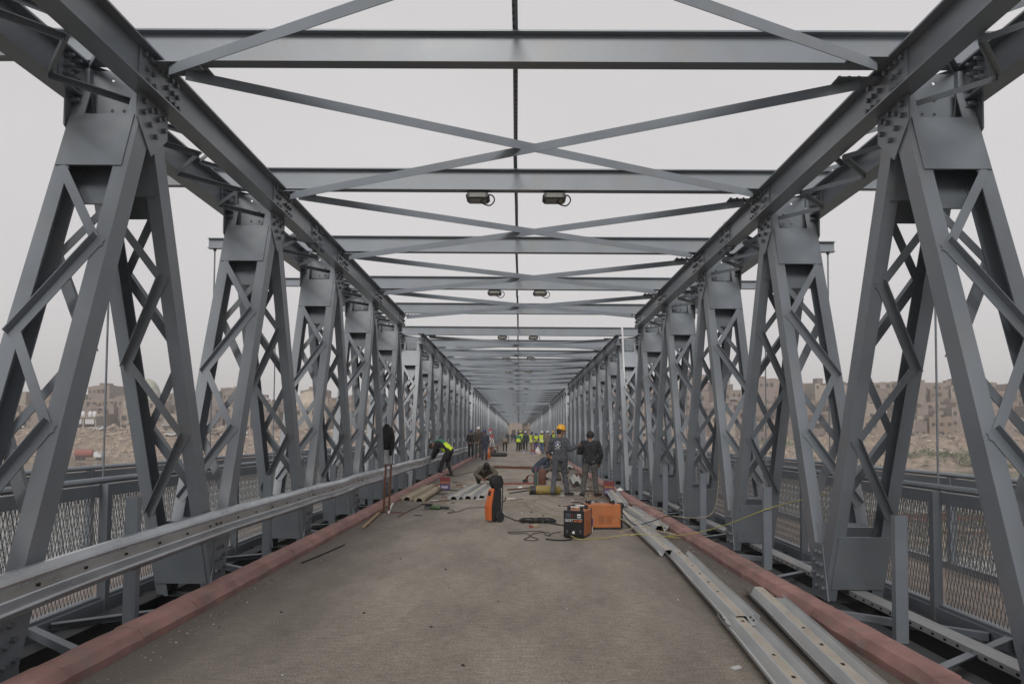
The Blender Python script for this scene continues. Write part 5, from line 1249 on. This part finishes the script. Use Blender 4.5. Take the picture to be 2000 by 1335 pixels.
for k in range(150):
    y = random.choice([random.gauss(23.5, 2.2), random.gauss(20, 2.5)]); x = random.choice([random.gauss(.1, .7), random.gauss(-1.9, .35), random.gauss(1.9, .3)])
    if abs(x) > 2.3 or y < 15: continue
    a = random.uniform(0, 3.14); l = random.choice([.04, .06, .1, .25, .4]) * random.uniform(.6, 1.2); q.cur = random.choice([0, 0, 1, 1, 2, 3]); w_ = random.uniform(.006, .02)
    q.obox((x, y, 0), (math.cos(a), math.sin(a), 0), (-math.sin(a), math.cos(a), 0), (0, 0, 1), (-l / 2, l / 2), (-w_, w_), (.001, random.uniform(.008, .025)))
tag(q.build('scrap_litter', ['rust', 'black', 'wood', 'strip']), 'scattered offcuts, rods and scraps on the deck around the gas cylinders and loose rails', 'scrap', kind='stuff')
# jacket hung on a truss leg
r = None; q = MB(); n = 16; m_ = 12; rd = random.Random(4)
for j in range(m_):
    t = j / (m_ - 1); wd = .04 + .11 * math.sin(min(1, t * 2.2) * math.pi / 2) * (1 - .55 * max(0, t - .6) / .4); dp = .07 + .05 * math.sin(t * 3)
    for k in range(n): a = 2 * math.pi * k / n; f_ = 1 + .7 * noise.noise(V((math.cos(a) * 2.2, math.sin(a) * 2.2 + 5, t * 4))); q.v.append((wd * f_ * math.cos(a) + .04 * math.sin(t * 5), dp * f_ * math.sin(a), -.66 * t))
for j in range(m_ - 1):
    for k in range(n): k2 = (k + 1) % n; q.f.append([j * n + k, j * n + k2, (j + 1) * n + k2, (j + 1) * n + k]); q.m.append(0)
q.f.append(list(range(n))); q.f.append([(m_ - 1) * n + k for k in range(n)]); q.m += [0, 0]
q.tube(spline([(.10, 0, -.08), (.16, -.02, -.38), (.13, -.02, -.62), (.10, -.02, -.80)], 3), [.05, .055, .06, .06, .062, .058, .055, .05, .045, .035], 8); q.tube(spline([(-.08, 0, -.1), (-.15, -.03, -.35), (-.10, -.02, -.56)], 3), [.05, .055, .06, .05, .05, .045, .035], 8)
o = q.build('hung_jacket', 'blk', smooth=True); o.location = (-3.38, 20.35, 1.82); tag(o, 'black jacket hung on a left hand truss leg above the barrier', 'jacket')
# grit and litter on the near deck
q = MB(); random.seed(77)
def chip(x, y, s):
    A = V((random.gauss(0, 1), random.gauss(0, 1), 0)).normalized(); B_ = V((-A.y, A.x, 0)); q.obox((x, y, 0), A, B_, (0, 0, 1), (-s, s * random.uniform(.4, 1)), (-s * random.uniform(.3, .9), s * .5), (.0005, s * random.uniform(.3, .8)))
for k in range(1100):
    y = 3 + 22 * random.random() ** 1.6; x = random.uniform(-2.7, 2.45)
    if random.random() < .6: x = random.choice([-2.72 + abs(random.gauss(0, .12)), 2.46 - abs(random.gauss(0, .15))])
    q.cur = random.choice([0, 0, 0, 3, 2]); chip(x, y, random.uniform(.003, .009))
for (x, y) in ((913, 1293), (720, 1195), (850, 1220), (980, 1170), (790, 1090), (877, 1110), (560, 1195)): q.cur = 1; p = F(x, y); chip(p.x, p.y, .014)
tag(q.build('grit', ['rock', 'black', 'strip', 'rust']), 'loose grit and small chips scattered on the near deck and along the kerbs', 'grit', kind='stuff')
for (x, y, m2, l) in ((1437, 1293, 'white', 'small crumpled white paper on the deck near the lower right rail'), (1497, 1252, 'wood', 'small tan wedge lying against the lower right rail')):
    p = F(x, y); q = MB(); q.obox(p + V((0, 0, .001)), (.9, .3, .1), (-.3, .9, 0), (0, 0, 1), (-.03, .035), (-.02, .018), (0, .012)); tag(q.build('litter', m2), l, 'litter')
HAZE = 0.0009
# ================================================================ haze
m = bpy.data.materials.new('haze'); m.use_nodes = True; N = m.node_tree.nodes; L = m.node_tree.links
N.remove(N['Principled BSDF']); pv = N.new('ShaderNodeVolumePrincipled'); pv.inputs['Color'].default_value = (.93, .90, .88, 1); pv.inputs['Density'].default_value = HAZE; pv.inputs['Anisotropy'].default_value = .2
L.new(pv.outputs[0], N['Material Output'].inputs['Volume'])
q = MB(); q.box(-950, 950, -420, 760, -11, 45); me = q.mesh_only('haze', m); o = bpy.data.objects.new('haze', me); link(o); tag(o, kind='stuff'); o['label'] = 'pale dusty haze in the air over the river and town'; o['category'] = 'haze'
